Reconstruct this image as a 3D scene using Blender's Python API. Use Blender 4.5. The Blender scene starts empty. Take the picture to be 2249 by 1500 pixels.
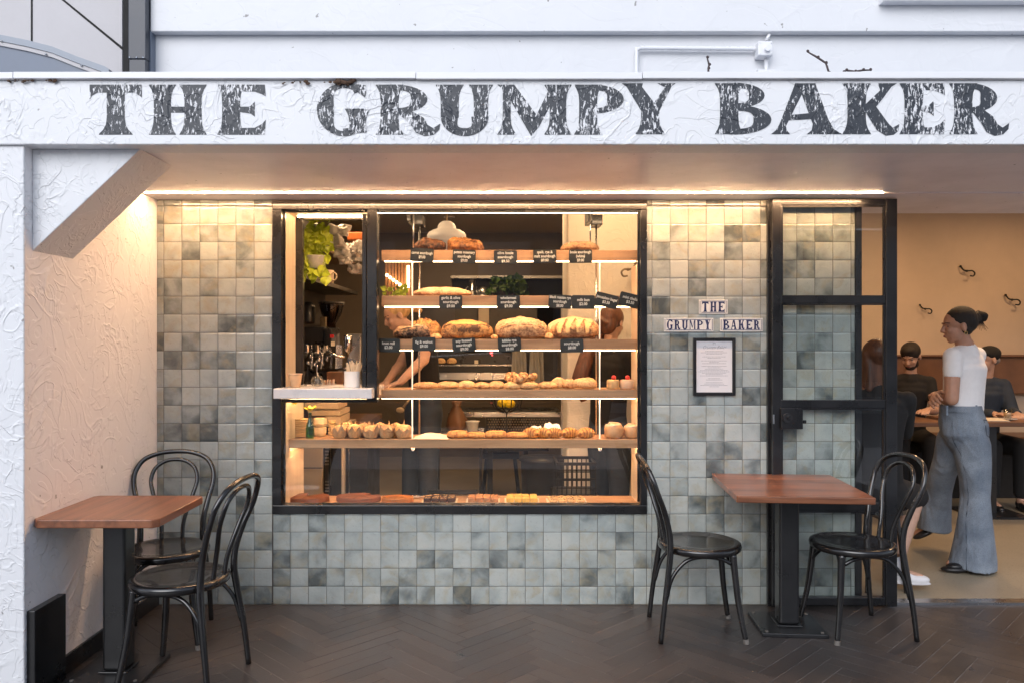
import bpy, bmesh, math, random
from mathutils import Vector, Matrix, noise
random.seed(7)
R = math.radians
scn = bpy.context.scene
COL = scn.collection

# ------------------------------------------------------------------ camera, world, sun
F, D0, CH = 1718.0, 4.35, 1.46            # focal length in photo pixels, distance to the shop wall, eye height
cam_d = bpy.data.cameras.new('camera'); cam = bpy.data.objects.new('camera', cam_d); COL.objects.link(cam)
cam.location = (0, -D0, CH); cam.rotation_euler = (R(90), 0, 0)
cam_d.sensor_width = 36; cam_d.lens = F/2249*36; cam_d.shift_x = 17.5/2249
cam_d.clip_start = .05; cam_d.clip_end = 500
scn.camera = cam
world = bpy.data.worlds.new('World'); scn.world = world; world.use_nodes = True
wn = world.node_tree; bg = wn.nodes['Background']
sky = wn.nodes.new('ShaderNodeTexSky'); sky.sky_type = 'NISHITA'; sky.sun_disc = False
SUN_EL, SUN_ROT = 34, 200
sky.sun_elevation = R(SUN_EL); sky.sun_rotation = R(SUN_ROT); sky.dust_density = 1.2; sky.air_density = .8; sky.ozone_density = 1.0
hs = wn.nodes.new('ShaderNodeHueSaturation'); hs.inputs['Saturation'].default_value = .62
wn.links.new(sky.outputs[0], hs.inputs['Color']); wn.links.new(hs.outputs[0], bg.inputs['Color'])
bg.inputs['Strength'].default_value = .145
sun_d = bpy.data.lights.new('sun', 'SUN'); sun_d.energy = 1.1; sun_d.angle = R(50); sun_d.color = (.90, .94, 1)
sun = bpy.data.objects.new('sun', sun_d); COL.objects.link(sun)
sun.rotation_euler = (R(90-SUN_EL), 0, R(-18))
scn.view_settings.view_transform = 'Standard'; scn.view_settings.look = 'None'
scn.view_settings.gamma = 1; scn.view_settings.exposure = .55
scn.cycles.max_bounces = 10; scn.cycles.transparent_max_bounces = 16

def X(u, y): return (u-1107)/F*(y+D0)
def Z(v, y): return CH-(v-750)/F*(y+D0)

# ------------------------------------------------------------------ materials
MATS = {}
def new_mat(name):
    m = bpy.data.materials.new(name); m.use_nodes = True
    nt = m.node_tree; b = nt.nodes['Principled BSDF']; MATS[name] = m
    return m, nt, b
def N(nt, t, **kw):
    n = nt.nodes.new('ShaderNode'+t)
    for k, v in kw.items():
        if k.startswith('i_'): n.inputs[k[2:]].default_value = v
        else: setattr(n, k, v)
    return n
def L(nt, a, b): nt.links.new(a, b)
def coords(nt, scale=(1,1,1), rot=(0,0,0), obj=True):
    tc = N(nt, 'TexCoord'); mp = N(nt, 'Mapping')
    mp.inputs['Scale'].default_value = scale; mp.inputs['Rotation'].default_value = rot
    L(nt, tc.outputs['Object'], mp.inputs['Vector']); return mp.outputs[0]
def ramp(nt, fac, stops):
    r = N(nt, 'ValToRGB'); e = r.color_ramp.elements
    while len(e) < len(stops): e.new(.5)
    for q, (p, c) in zip(e, stops):
        q.position = p; q.color = c if len(c) == 4 else (*c, 1)
    L(nt, fac, r.inputs[0]); return r.outputs[0]
def math_(nt, op, a, b=None, clamp=False):
    n = N(nt, 'Math', operation=op, use_clamp=clamp)
    for i, q in enumerate((a, b)):
        if q is None: continue
        if isinstance(q, (int, float)): n.inputs[i].default_value = q
        else: L(nt, q, n.inputs[i])
    return n.outputs[0]
def mixc(nt, fac, a, b, mode='MIX'):
    n = N(nt, 'Mix', data_type='RGBA', blend_type=mode)
    for idx, q in ((0, fac), (6, a), (7, b)):
        if isinstance(q, (int, float)): n.inputs[idx].default_value = q
        elif isinstance(q, tuple): n.inputs[idx].default_value = (*q, 1) if len(q) == 3 else q
        else: L(nt, q, n.inputs[idx])
    return n.outputs[2]
def bump(nt, b, h, strength=.5, dist=.01):
    n = N(nt, 'Bump'); n.inputs['Strength'].default_value = strength; n.inputs['Distance'].default_value = dist
    L(nt, h, n.inputs['Height']); L(nt, n.outputs[0], b.inputs['Normal']); return n
def simple(name, c, rough=.5, metal=0, var=.15, scale=8, bmp=0, bscale=60, coat=0, stretch=(1,1,1), sheen=0):
    m, nt, b = new_mat(name)
    v = coords(nt, stretch)
    n1 = N(nt, 'TexNoise', i_Scale=scale, i_Detail=6.0, i_Roughness=.6); L(nt, v, n1.inputs['Vector'])
    c0 = tuple(max(0, q*(1-var)) for q in c); c1 = tuple(min(1, q*(1+var)) for q in c)
    L(nt, ramp(nt, n1.outputs[0], [(.3, c0), (.7, c1)]), b.inputs['Base Color'])
    rr = ramp(nt, n1.outputs[0], [(.3, (max(0, rough-.08),)*3), (.7, (min(1, rough+.08),)*3)])
    L(nt, rr, b.inputs['Roughness'])
    b.inputs['Metallic'].default_value = metal; b.inputs['Coat Weight'].default_value = coat
    if sheen: b.inputs['Sheen Weight'].default_value = sheen
    if bmp:
        n2 = N(nt, 'TexNoise', i_Scale=bscale, i_Detail=4.0); L(nt, v, n2.inputs['Vector'])
        bump(nt, b, n2.outputs[0], bmp, .004)
    return m
def stucco_height(nt, v, k=1.0):
    """trowelled ridges: thin crests where a warped noise crosses a level, broken up by a second noise"""
    hs_ = []
    for sc, dist, seed in ((3.0*k, 2.6, 0.0), (6.5*k, 1.8, 7.3)):
        mp = N(nt, 'Mapping'); mp.inputs['Location'].default_value = (seed, seed*2, seed*3); L(nt, v, mp.inputs[0])
        n = N(nt, 'TexNoise', i_Scale=sc, i_Detail=2.0, i_Distortion=dist, i_Roughness=.45); L(nt, mp.outputs[0], n.inputs['Vector'])
        a = math_(nt, 'ABSOLUTE', math_(nt, 'SUBTRACT', n.outputs[0], .5))
        rd = math_(nt, 'SUBTRACT', 1.0, math_(nt, 'MULTIPLY', a, 22.0), clamp=True)
        mk = N(nt, 'TexNoise', i_Scale=sc*.9, i_Detail=3.0); 
        mp2 = N(nt, 'Mapping'); mp2.inputs['Location'].default_value = (seed+3, 1, seed); L(nt, v, mp2.inputs[0]); L(nt, mp2.outputs[0], mk.inputs['Vector'])
        mm = math_(nt, 'MULTIPLY', math_(nt, 'SUBTRACT', mk.outputs[0], .46), 7.0, clamp=True)
        hs_.append(math_(nt, 'MULTIPLY', rd, mm))
    lev = N(nt, 'TexNoise', i_Scale=4.5*k, i_Detail=1.0, i_Distortion=3.5); L(nt, v, lev.inputs['Vector'])
    flat = ramp(nt, lev.outputs[0], [(.47, (0,0,0)), (.49, (1,1,1))])       # thin layered edges of plaster
    fine = N(nt, 'TexNoise', i_Scale=60.0, i_Detail=4.0); L(nt, v, fine.inputs['Vector'])
    h = math_(nt, 'ADD', hs_[0], math_(nt, 'MULTIPLY', hs_[1], .7))
    h = math_(nt, 'ADD', h, math_(nt, 'MULTIPLY', flat, .45))
    return math_(nt, 'ADD', h, math_(nt, 'MULTIPLY', fine.outputs[0], .12))
def stucco(name, c=(.8,.8,.81), strength=.8, dist=.006, k=1.0, stain=.1, rough=.6):
    m, nt, b = new_mat(name); v = coords(nt)
    n = N(nt, 'TexNoise', i_Scale=2.2, i_Detail=8.0, i_Roughness=.65); L(nt, v, n.inputs['Vector'])
    base = ramp(nt, n.outputs[0], [(.25, tuple(q*(1-stain) for q in c)), (.55, c)])
    sp = N(nt, 'TexNoise', i_Scale=26.0, i_Detail=2.0); L(nt, v, sp.inputs['Vector'])
    L(nt, mixc(nt, ramp(nt, sp.outputs[0], [(.735, (0,0,0)), (.77, (.7,.7,.7))]), base, (.16,.14,.12)), b.inputs['Base Color'])
    b.inputs['Roughness'].default_value = rough
    bump(nt, b, stucco_height(nt, v, k), strength, dist)
    return m
stucco('plaster_fascia', (.78,.785,.80), .8, .0035, 1.25, .04, .45)
stucco('plaster_wall', (.88,.86,.87), .8, .005, .85, .05, .5)
stucco('plaster_soffit', (.92,.87,.90), .3, .002, .6, .18, .35)
stucco('plaster_upper', (.73,.735,.755), .35, .003, .5, .05, .5)
stucco('plaster_inside', (.78,.73,.66), .6, .004, .8, .06, .6)

def sign_paint():
    m, nt, b = new_mat('sign_paint'); v = coords(nt)
    h = stucco_height(nt, v, 1.25)
    n = N(nt, 'TexNoise', i_Scale=105.0, i_Detail=5.0, i_Roughness=.7, i_Distortion=.6)
    L(nt, coords(nt, (1, 1, .32)), n.inputs['Vector'])
    n2 = N(nt, 'TexNoise', i_Scale=5.0, i_Detail=2.0); L(nt, v, n2.inputs['Vector'])
    w = math_(nt, 'ADD', n.outputs[0], math_(nt, 'MULTIPLY', h, .05))
    w = math_(nt, 'ADD', w, math_(nt, 'MULTIPLY', math_(nt, 'SUBTRACT', n2.outputs[0], .5), .30))
    worn = ramp(nt, w, [(.575, (0,0,0)), (.625, (1,1,1))])
    L(nt, mixc(nt, worn, (.035,.04,.05), (.78,.78,.80)), b.inputs['Base Color'])
    b.inputs['Roughness'].default_value = .45
    bump(nt, b, h, .8, .0035)
sign_paint()

TP, TX0, TZ0 = .1005, -1.8916, 2.212       # tile pitch and the first joints of the grid
def tile_mat():
    m, nt, b = new_mat('glazed_tile')
    tc = N(nt, 'TexCoord'); sx = N(nt, 'SeparateXYZ'); L(nt, tc.outputs['Object'], sx.inputs[0])
    ix = math_(nt, 'FLOOR', math_(nt, 'DIVIDE', math_(nt, 'SUBTRACT', sx.outputs[0], TX0-10*TP), TP))
    iz = math_(nt, 'FLOOR', math_(nt, 'DIVIDE', math_(nt, 'SUBTRACT', sx.outputs[2], TZ0-30*TP), TP))
    cb = N(nt, 'CombineXYZ'); L(nt, ix, cb.inputs[0]); L(nt, iz, cb.inputs[1])
    wn_ = N(nt, 'TexWhiteNoise', noise_dimensions='3D'); L(nt, cb.outputs[0], wn_.inputs['Vector'])
    off = N(nt, 'VectorMath', operation='SCALE'); L(nt, cb.outputs[0], off.inputs[0]); off.inputs['Scale'].default_value = 3.7
    ad = N(nt, 'VectorMath', operation='ADD'); L(nt, off.outputs[0], ad.inputs[0]); L(nt, tc.outputs['Object'], ad.inputs[1])
    n = N(nt, 'TexNoise', i_Scale=8.0, i_Detail=4.0, i_Roughness=.5, i_Distortion=.25); L(nt, ad.outputs[0], n.inputs['Vector'])
    # pigment pools: per-tile level plus a blotch inside the tile
    t = math_(nt, 'ADD', math_(nt, 'MULTIPLY', math_(nt, 'POWER', wn_.outputs['Value'], .6), .46), math_(nt, 'MULTIPLY', n.outputs[0], .80))
    c = ramp(nt, t, [(.38, (.085,.10,.10)), (.49, (.18,.205,.20)), (.60, (.315,.35,.335)), (.77, (.41,.445,.425)), (1.0, (.48,.50,.46))])
    n3 = N(nt, 'TexNoise', i_Scale=9.0, i_Detail=4.0, i_Distortion=1.0)
    ad3 = N(nt, 'VectorMath', operation='ADD'); L(nt, off.outputs[0], ad3.inputs[0]); L(nt, ad.outputs[0], ad3.inputs[1]); L(nt, ad3.outputs[0], n3.inputs['Vector'])
    och = ramp(nt, n3.outputs[0], [(.50, (0,0,0)), (.72, (.55,.55,.55))])
    c = mixc(nt, och, c, (.36,.31,.19))
    fine = N(nt, 'TexNoise', i_Scale=90.0, i_Detail=3.0); L(nt, tc.outputs['Object'], fine.inputs['Vector'])
    c = mixc(nt, ramp(nt, fine.outputs[0], [(.62, (0,0,0)), (.8, (.35,.35,.35))]), c, (.16,.15,.12))
    L(nt, c, b.inputs['Base Color'])
    b.inputs['Roughness'].default_value = .16; b.inputs['Coat Weight'].default_value = .7; b.inputs['Coat Roughness'].default_value = .05
    b2 = N(nt, 'TexNoise', i_Scale=26.0, i_Detail=2.0, i_Distortion=.5); L(nt, ad.outputs[0], b2.inputs['Vector'])
    bump(nt, b, b2.outputs[0], .35, .006)
tile_mat()
simple('grout', (.09,.075,.065), .85, var=.3, scale=20)

def wood(name, c0, c1, scale=3.0, axis='x', rough=.4, coat=.2, boards=0):
    m, nt, b = new_mat(name)
    st = {'x': (1, 14, 14), 'y': (14, 1, 14), 'z': (14, 14, 1)}[axis]
    v = coords(nt, st)
    n = N(nt, 'TexNoise', i_Scale=scale, i_Detail=7.0, i_Roughness=.62, i_Distortion=.6); L(nt, v, n.inputs['Vector'])
    n2 = N(nt, 'TexNoise', i_Scale=scale*.25, i_Detail=2.0); L(nt, v, n2.inputs['Vector'])
    f = math_(nt, 'ADD', math_(nt, 'MULTIPLY', n.outputs[0], .6), math_(nt, 'MULTIPLY', n2.outputs[0], .4))
    col = ramp(nt, f, [(.35, c0), (.62, c1)])
    L(nt, col, b.inputs['Base Color']); b.inputs['Roughness'].default_value = rough
    b.inputs['Coat Weight'].default_value = coat; b.inputs['Coat Roughness'].default_value = .25
    bump(nt, b, n.outputs[0], .15, .002); return m
wood('table_wood', (.12,.040,.017), (.30,.110,.048), 2.0, 'x', .35, .5)
wood('table_wood_y', (.12,.040,.017), (.30,.110,.048), 2.0, 'y', .35, .5)
wood('shelf_wood', (.36,.19,.095), (.62,.37,.20), 2.0, 'x', .45, .2)
wood('panel_wood', (.10,.045,.02), (.20,.09,.04), 2.0, 'x', .4, .2)
wood('slat_wood', (.20,.09,.04), (.36,.18,.08), 2.0, 'z', .5, .1)
wood('cream_ply', (.58,.46,.33), (.72,.60,.45), 1.5, 'z', .5, .1)
wood('stick_wood', (.60,.42,.24), (.78,.60,.38), 3.0, 'z', .6, 0)

simple('black_paint', (.012,.012,.013), .32, var=.4, scale=5, bmp=.08, bscale=90, coat=.25)
simple('black_lacquer', (.011,.010,.010), .22, var=.5, scale=9, bmp=.06, bscale=40, coat=.5)
simple('worn_metal_tip', (.15,.135,.12), .5, var=.4, scale=60)
simple('steel_frame_black', (.010,.010,.011), .3, var=.5, scale=4, bmp=.12, bscale=50, coat=.3)
simple('dark_gutter', (.055,.06,.075), .35, var=.3, scale=3, bmp=.1, bscale=20)
simple('flashing_white', (.80,.80,.82), .35, var=.03, scale=3, bmp=.05, bscale=12)
simple('flashing_mid', (.30,.33,.38), .4, var=.1, scale=3)
simple('muffin_paper', (.50,.32,.17), .7, var=.2, scale=30, bmp=.3, bscale=60)
simple('flashing_blue', (.16,.19,.25), .4, var=.12, scale=3)
simple('rust', (.09,.05,.03), .9, var=.5, scale=60, bmp=.8, bscale=80)
simple('panel_grey', (.52,.50,.51), .55, var=.06, scale=3, bmp=.1, bscale=60)
simple('gap_dark', (.015,.014,.014), .8)
simple('white_enamel', (.80,.80,.82), .3, var=.03, scale=6)
simple('white_tin', (.80,.78,.75), .35, var=.03)
simple('stone_white', (.72,.69,.68), .3, var=.05, scale=12, bmp=.05)
simple('ply_cream', (.66,.52,.38), .5, var=.08, scale=6)
simple('stainless', (.55,.55,.55), .28, 1, .12, 4, .06, 40)
simple('chrome', (.75,.75,.76), .1, 1, .05)
simple('dark_machine', (.02,.02,.022), .3, var=.3)
simple('card_black', (.022,.024,.024), .45, var=.25, scale=30)
simple('card_ink', (.82,.82,.78), .6, var=.02)
simple('sign_white', (.80,.79,.76), .2, var=.04, coat=.5)
simple('sign_navy', (.02,.03,.11), .3, var=.2, coat=.5)
simple('paper', (.76,.73,.74), .7, var=.02)
simple('ink_grey', (.33,.32,.34), .7, var=.1)
simple('ink_dark', (.06,.06,.07), .7, var=.1)
simple('kraft', (.50,.33,.19), .75, var=.12, scale=30, bmp=.2, bscale=80)
simple('kraft_light', (.66,.50,.34), .75, var=.1, scale=30, bmp=.3, bscale=60)
simple('parchment', (.74,.64,.50), .6, var=.06, scale=20, bmp=.3, bscale=20)
simple('leaf_lime', (.46,.56,.04), .35, var=.25, scale=30)
simple('leaf_green', (.06,.12,.025), .4, var=.4, scale=25)
simple('vine_stem', (.28,.34,.08), .5, var=.2)
simple('twig_bark', (.07,.05,.05), .8, var=.4, scale=80, bmp=.5, bscale=150)
simple('plastic_black', (.014,.014,.016), .35, var=.3)
simple('plastic_bag', (.72,.70,.68), .25, var=.08, scale=20, bmp=.6, bscale=14)
simple('hair_dark', (.014,.009,.006), .75, var=.5, scale=60, bmp=.5, bscale=200, stretch=(1,1,.2))
simple('hair_brown', (.12,.045,.02), .45, var=.5, scale=50, bmp=.5, bscale=160, stretch=(1,1,.15))
simple('hair_blond', (.50,.32,.14), .5, var=.4, scale=50, bmp=.5, bscale=160, stretch=(1,1,.15))
simple('skin_tan', (.46,.235,.15), .5, var=.1, scale=30, bmp=.05)
simple('skin_pale', (.52,.31,.22), .5, var=.1, scale=30, bmp=.05)
simple('lip', (.28,.09,.07), .45, var=.1)
simple('cloth_white', (.84,.81,.80), .85, var=.03, scale=40, bmp=.35, bscale=9, sheen=.2)
simple('cloth_black', (.010,.0095,.010), .9, var=.3, scale=20, bmp=.3, bscale=25)
simple('cloth_navy', (.022,.032,.05), .8, var=.25, scale=20, bmp=.3, bscale=25)
simple('cloth_grey', (.30,.28,.25), .85, var=.15, scale=10, bmp=.4, bscale=15)
simple('shoe_white', (.68,.67,.69), .5, var=.06, bmp=.1)
simple('gold', (.75,.50,.20), .25, 1, .1)
simple('iron_dark', (.03,.028,.026), .45, .6, .3)
simple('brass_old', (.22,.17,.10), .4, .8, .3)
simple('lemon', (.80,.58,.02), .4, var=.1, bmp=.3, bscale=120)
simple('strawberry', (.55,.035,.03), .35, var=.2, bmp=.4, bscale=150)
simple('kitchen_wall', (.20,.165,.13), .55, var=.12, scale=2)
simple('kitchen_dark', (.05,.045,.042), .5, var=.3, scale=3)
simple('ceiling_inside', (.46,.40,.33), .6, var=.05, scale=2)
simple('drawer_cream', (.40,.33,.25), .5, var=.08, scale=3)
simple('dining_wall', (.58,.45,.33), .6, var=.13, scale=1.1, bmp=.15, bscale=14)
simple('bench_leather', (.16,.075,.035), .42, var=.25, scale=5, bmp=.1)
simple('choc', (.05,.018,.010), .55, var=.4, scale=40, bmp=.6, bscale=120)
simple('cake_red', (.20,.070,.036), .55, var=.25, scale=30, bmp=.5, bscale=130)
simple('cake_orange', (.38,.14,.035), .45, var=.25, scale=20, bmp=.4, bscale=120)
simple('slice_tan', (.42,.20,.09), .6, var=.3, scale=60, bmp=.6, bscale=120)
simple('slice_yellow', (.66,.42,.10), .5, var=.2, scale=40, bmp=.4, bscale=90)
simple('cookie', (.58,.38,.18), .7, var=.2, scale=40, bmp=.5, bscale=90)
simple('icing', (.66,.46,.32), .35, var=.1, scale=20, bmp=.3, bscale=40)
simple('asphalt', (.24,.24,.25), .85, var=.3, scale=30, bmp=.4, bscale=200)
simple('pave_concrete', (.56,.55,.56), .8, var=.2, scale=6, bmp=.2, bscale=80)
simple('brick_far', (.34,.30,.28), .8, var=.2, scale=2)
simple('trim_far', (.6,.58,.56), .7, var=.05)
simple('milk_glass', (.80,.76,.70), .25, var=.02, coat=.5)
simple('red_label', (.6,.03,.03), .4)
simple('yellow_card', (.75,.62,.05), .5)
simple('car_paint', (.03,.04,.06), .15, .3, .1, 3, coat=1)
simple('rubber', (.02,.02,.02), .8)

def herring():
    m, nt, b = new_mat('paver'); v = coords(nt)
    info = N(nt, 'Attribute', attribute_name='tone')
    n = N(nt, 'TexNoise', i_Scale=3.0, i_Detail=6.0, i_Roughness=.65); L(nt, v, n.inputs['Vector'])
    n2 = N(nt, 'TexNoise', i_Scale=120.0, i_Detail=3.0); L(nt, v, n2.inputs['Vector'])
    t = math_(nt, 'ADD', math_(nt, 'MULTIPLY', info.outputs['Fac'], .22), math_(nt, 'MULTIPLY', n.outputs[0], .78))
    c = ramp(nt, t, [(.25, (.028,.0245,.024)), (.8, (.074,.064,.060))])
    spot = ramp(nt, n2.outputs[0], [(.70, (0,0,0)), (.78, (.5,.5,.5))])
    L(nt, mixc(nt, spot, c, (.10,.095,.095)), b.inputs['Base Color'])
    L(nt, ramp(nt, n.outputs[0], [(.3, (.26,)*3), (.7, (.44,)*3)]), b.inputs['Roughness'])
    bump(nt, b, n2.outputs[0], .25, .003)
herring()
simple('paver_joint', (.17,.16,.155), .9, var=.7, scale=14)

def terrazzo():
    m, nt, b = new_mat('floor_inside'); v = coords(nt)
    n = N(nt, 'TexNoise', i_Scale=1.6, i_Detail=6.0); L(nt, v, n.inputs['Vector'])
    n2 = N(nt, 'TexNoise', i_Scale=110.0, i_Detail=2.0); L(nt, v, n2.inputs['Vector'])
    c = ramp(nt, n.outputs[0], [(.3, (.26,.22,.16)), (.7, (.36,.31,.23))])
    L(nt, mixc(nt, ramp(nt, n2.outputs[0], [(.55, (0,0,0)), (.7, (.6,.6,.6))]), c, (.17,.14,.10)), b.inputs['Base Color'])
    b.inputs['Roughness'].default_value = .38
terrazzo()

def denim():
    m, nt, b = new_mat('denim'); v = coords(nt)
    n = N(nt, 'TexNoise', i_Scale=5.0, i_Detail=5.0, i_Distortion=.4); L(nt, v, n.inputs['Vector'])
    n2 = N(nt, 'TexNoise', i_Scale=220.0, i_Detail=2.0); L(nt, v, n2.inputs['Vector'])
    c = ramp(nt, n.outputs[0], [(.32, (.115,.145,.19)), (.7, (.28,.325,.38))])
    L(nt, mixc(nt, ramp(nt, n2.outputs[0], [(.4, (0,0,0)), (.7, (.4,.4,.4))]), c, (.05,.065,.09)), b.inputs['Base Color'])
    b.inputs['Roughness'].default_value = .85
    fold = N(nt, 'TexNoise', i_Scale=4.0, i_Detail=3.0, i_Distortion=1.2); L(nt, coords(nt, (2.4,2.4,.8)), fold.inputs['Vector'])
    bump(nt, b, fold.outputs[0], .45, .05)
denim()

def glass(name, tint=(1,1,1), rough=.0, ior=1.5):
    m, nt, b = new_mat(name); nt.nodes.remove(b); out = nt.nodes['Material Output']
    tr = N(nt, 'BsdfTransparent'); tr.inputs[0].default_value = (*tint, 1)
    gl = N(nt, 'BsdfGlossy'); gl.inputs['Roughness'].default_value = rough
    fr = N(nt, 'Fresnel'); fr.inputs['IOR'].default_value = ior; ge = N(nt, 'NewGeometry')
    fac = math_(nt, 'MULTIPLY', fr.outputs[0], math_(nt, 'MULTIPLY', math_(nt, 'SUBTRACT', 1.0, ge.outputs['Backfacing']), 1.9), clamp=True)
    mx = N(nt, 'MixShader'); L(nt, fac, mx.inputs[0]); L(nt, tr.outputs[0], mx.inputs[1]); L(nt, gl.outputs[0], mx.inputs[2])
    L(nt, mx.outputs[0], out.inputs[0]); return m
glass('window_glass', (.97,.98,.97))
glass('bottle_green', (.42,.70,.30), .05, 1.6)
glass('clear_glass', (.90,.90,.88), .02, 1.6)
glass('smoke_plastic', (.35,.24,.18), .08, 1.5)

def emit(name, c, s):
    m, nt, b = new_mat(name); b.inputs['Base Color'].default_value = (.8,.8,.8,1)
    b.inputs['Emission Color'].default_value = (*c, 1); b.inputs['Emission Strength'].default_value = s; return m
emit('led_soffit', (1, .59, .31), 165)
emit('led_shelf', (1, .66, .38), 14)
emit('led_low', (1, .62, .32), 60)
emit('led_fill', (1, .64, .35), 42)
emit('led_top', (1, .66, .38), 22)
emit('bulb_warm', (1, .62, .30), 14)
emit('downlight', (1, .60, .30), 60)
emit('red_led', (1, .03, .06), 3)
emit('pendant_glow', (1, .80, .60), .10)

def crust(name, dark, light):
    m, nt, b = new_mat(name); v = coords(nt)
    a = N(nt, 'Attribute', attribute_name='flour')
    n = N(nt, 'TexNoise', i_Scale=22.0, i_Detail=7.0, i_Roughness=.7); L(nt, v, n.inputs['Vector'])
    n2 = N(nt, 'TexNoise', i_Scale=90.0, i_Detail=4.0, i_Roughness=.7); L(nt, v, n2.inputs['Vector'])
    t = math_(nt, 'ADD', a.outputs['Fac'], math_(nt, 'MULTIPLY', math_(nt, 'SUBTRACT', n.outputs[0], .5), 1.5))
    t = math_(nt, 'ADD', t, math_(nt, 'MULTIPLY', math_(nt, 'SUBTRACT', n2.outputs[0], .5), 1.2))
    mid = tuple((p+q)/2*(1.02 if i == 0 else .92) for i, (p, q) in enumerate(zip(dark, light)))
    L(nt, ramp(nt, t, [(.15, dark), (.45, mid), (.9, light)]), b.inputs['Base Color'])
    b.inputs['Roughness'].default_value = .6
    bump(nt, b, math_(nt, 'ADD', n.outputs[0], math_(nt, 'MULTIPLY', n2.outputs[0], .5)), .7, .006)
crust('crust_dark', (.030,.011,.005), (.34,.15,.055))
crust('crust_walnut', (.028,.011,.006), (.56,.34,.18))
crust('crust_gold', (.09,.028,.008), (.50,.23,.06))
crust('crust_pale', (.20,.085,.03), (.72,.52,.30))
crust('crust_seed', (.075,.030,.010), (.58,.33,.11))
crust('crust_rye', (.13,.05,.02), (.62,.41,.22))
crust('crust_bun', (.22,.075,.018), (.74,.48,.22))
crust('crust_croissant', (.20,.06,.012), (.62,.33,.09))

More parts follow.
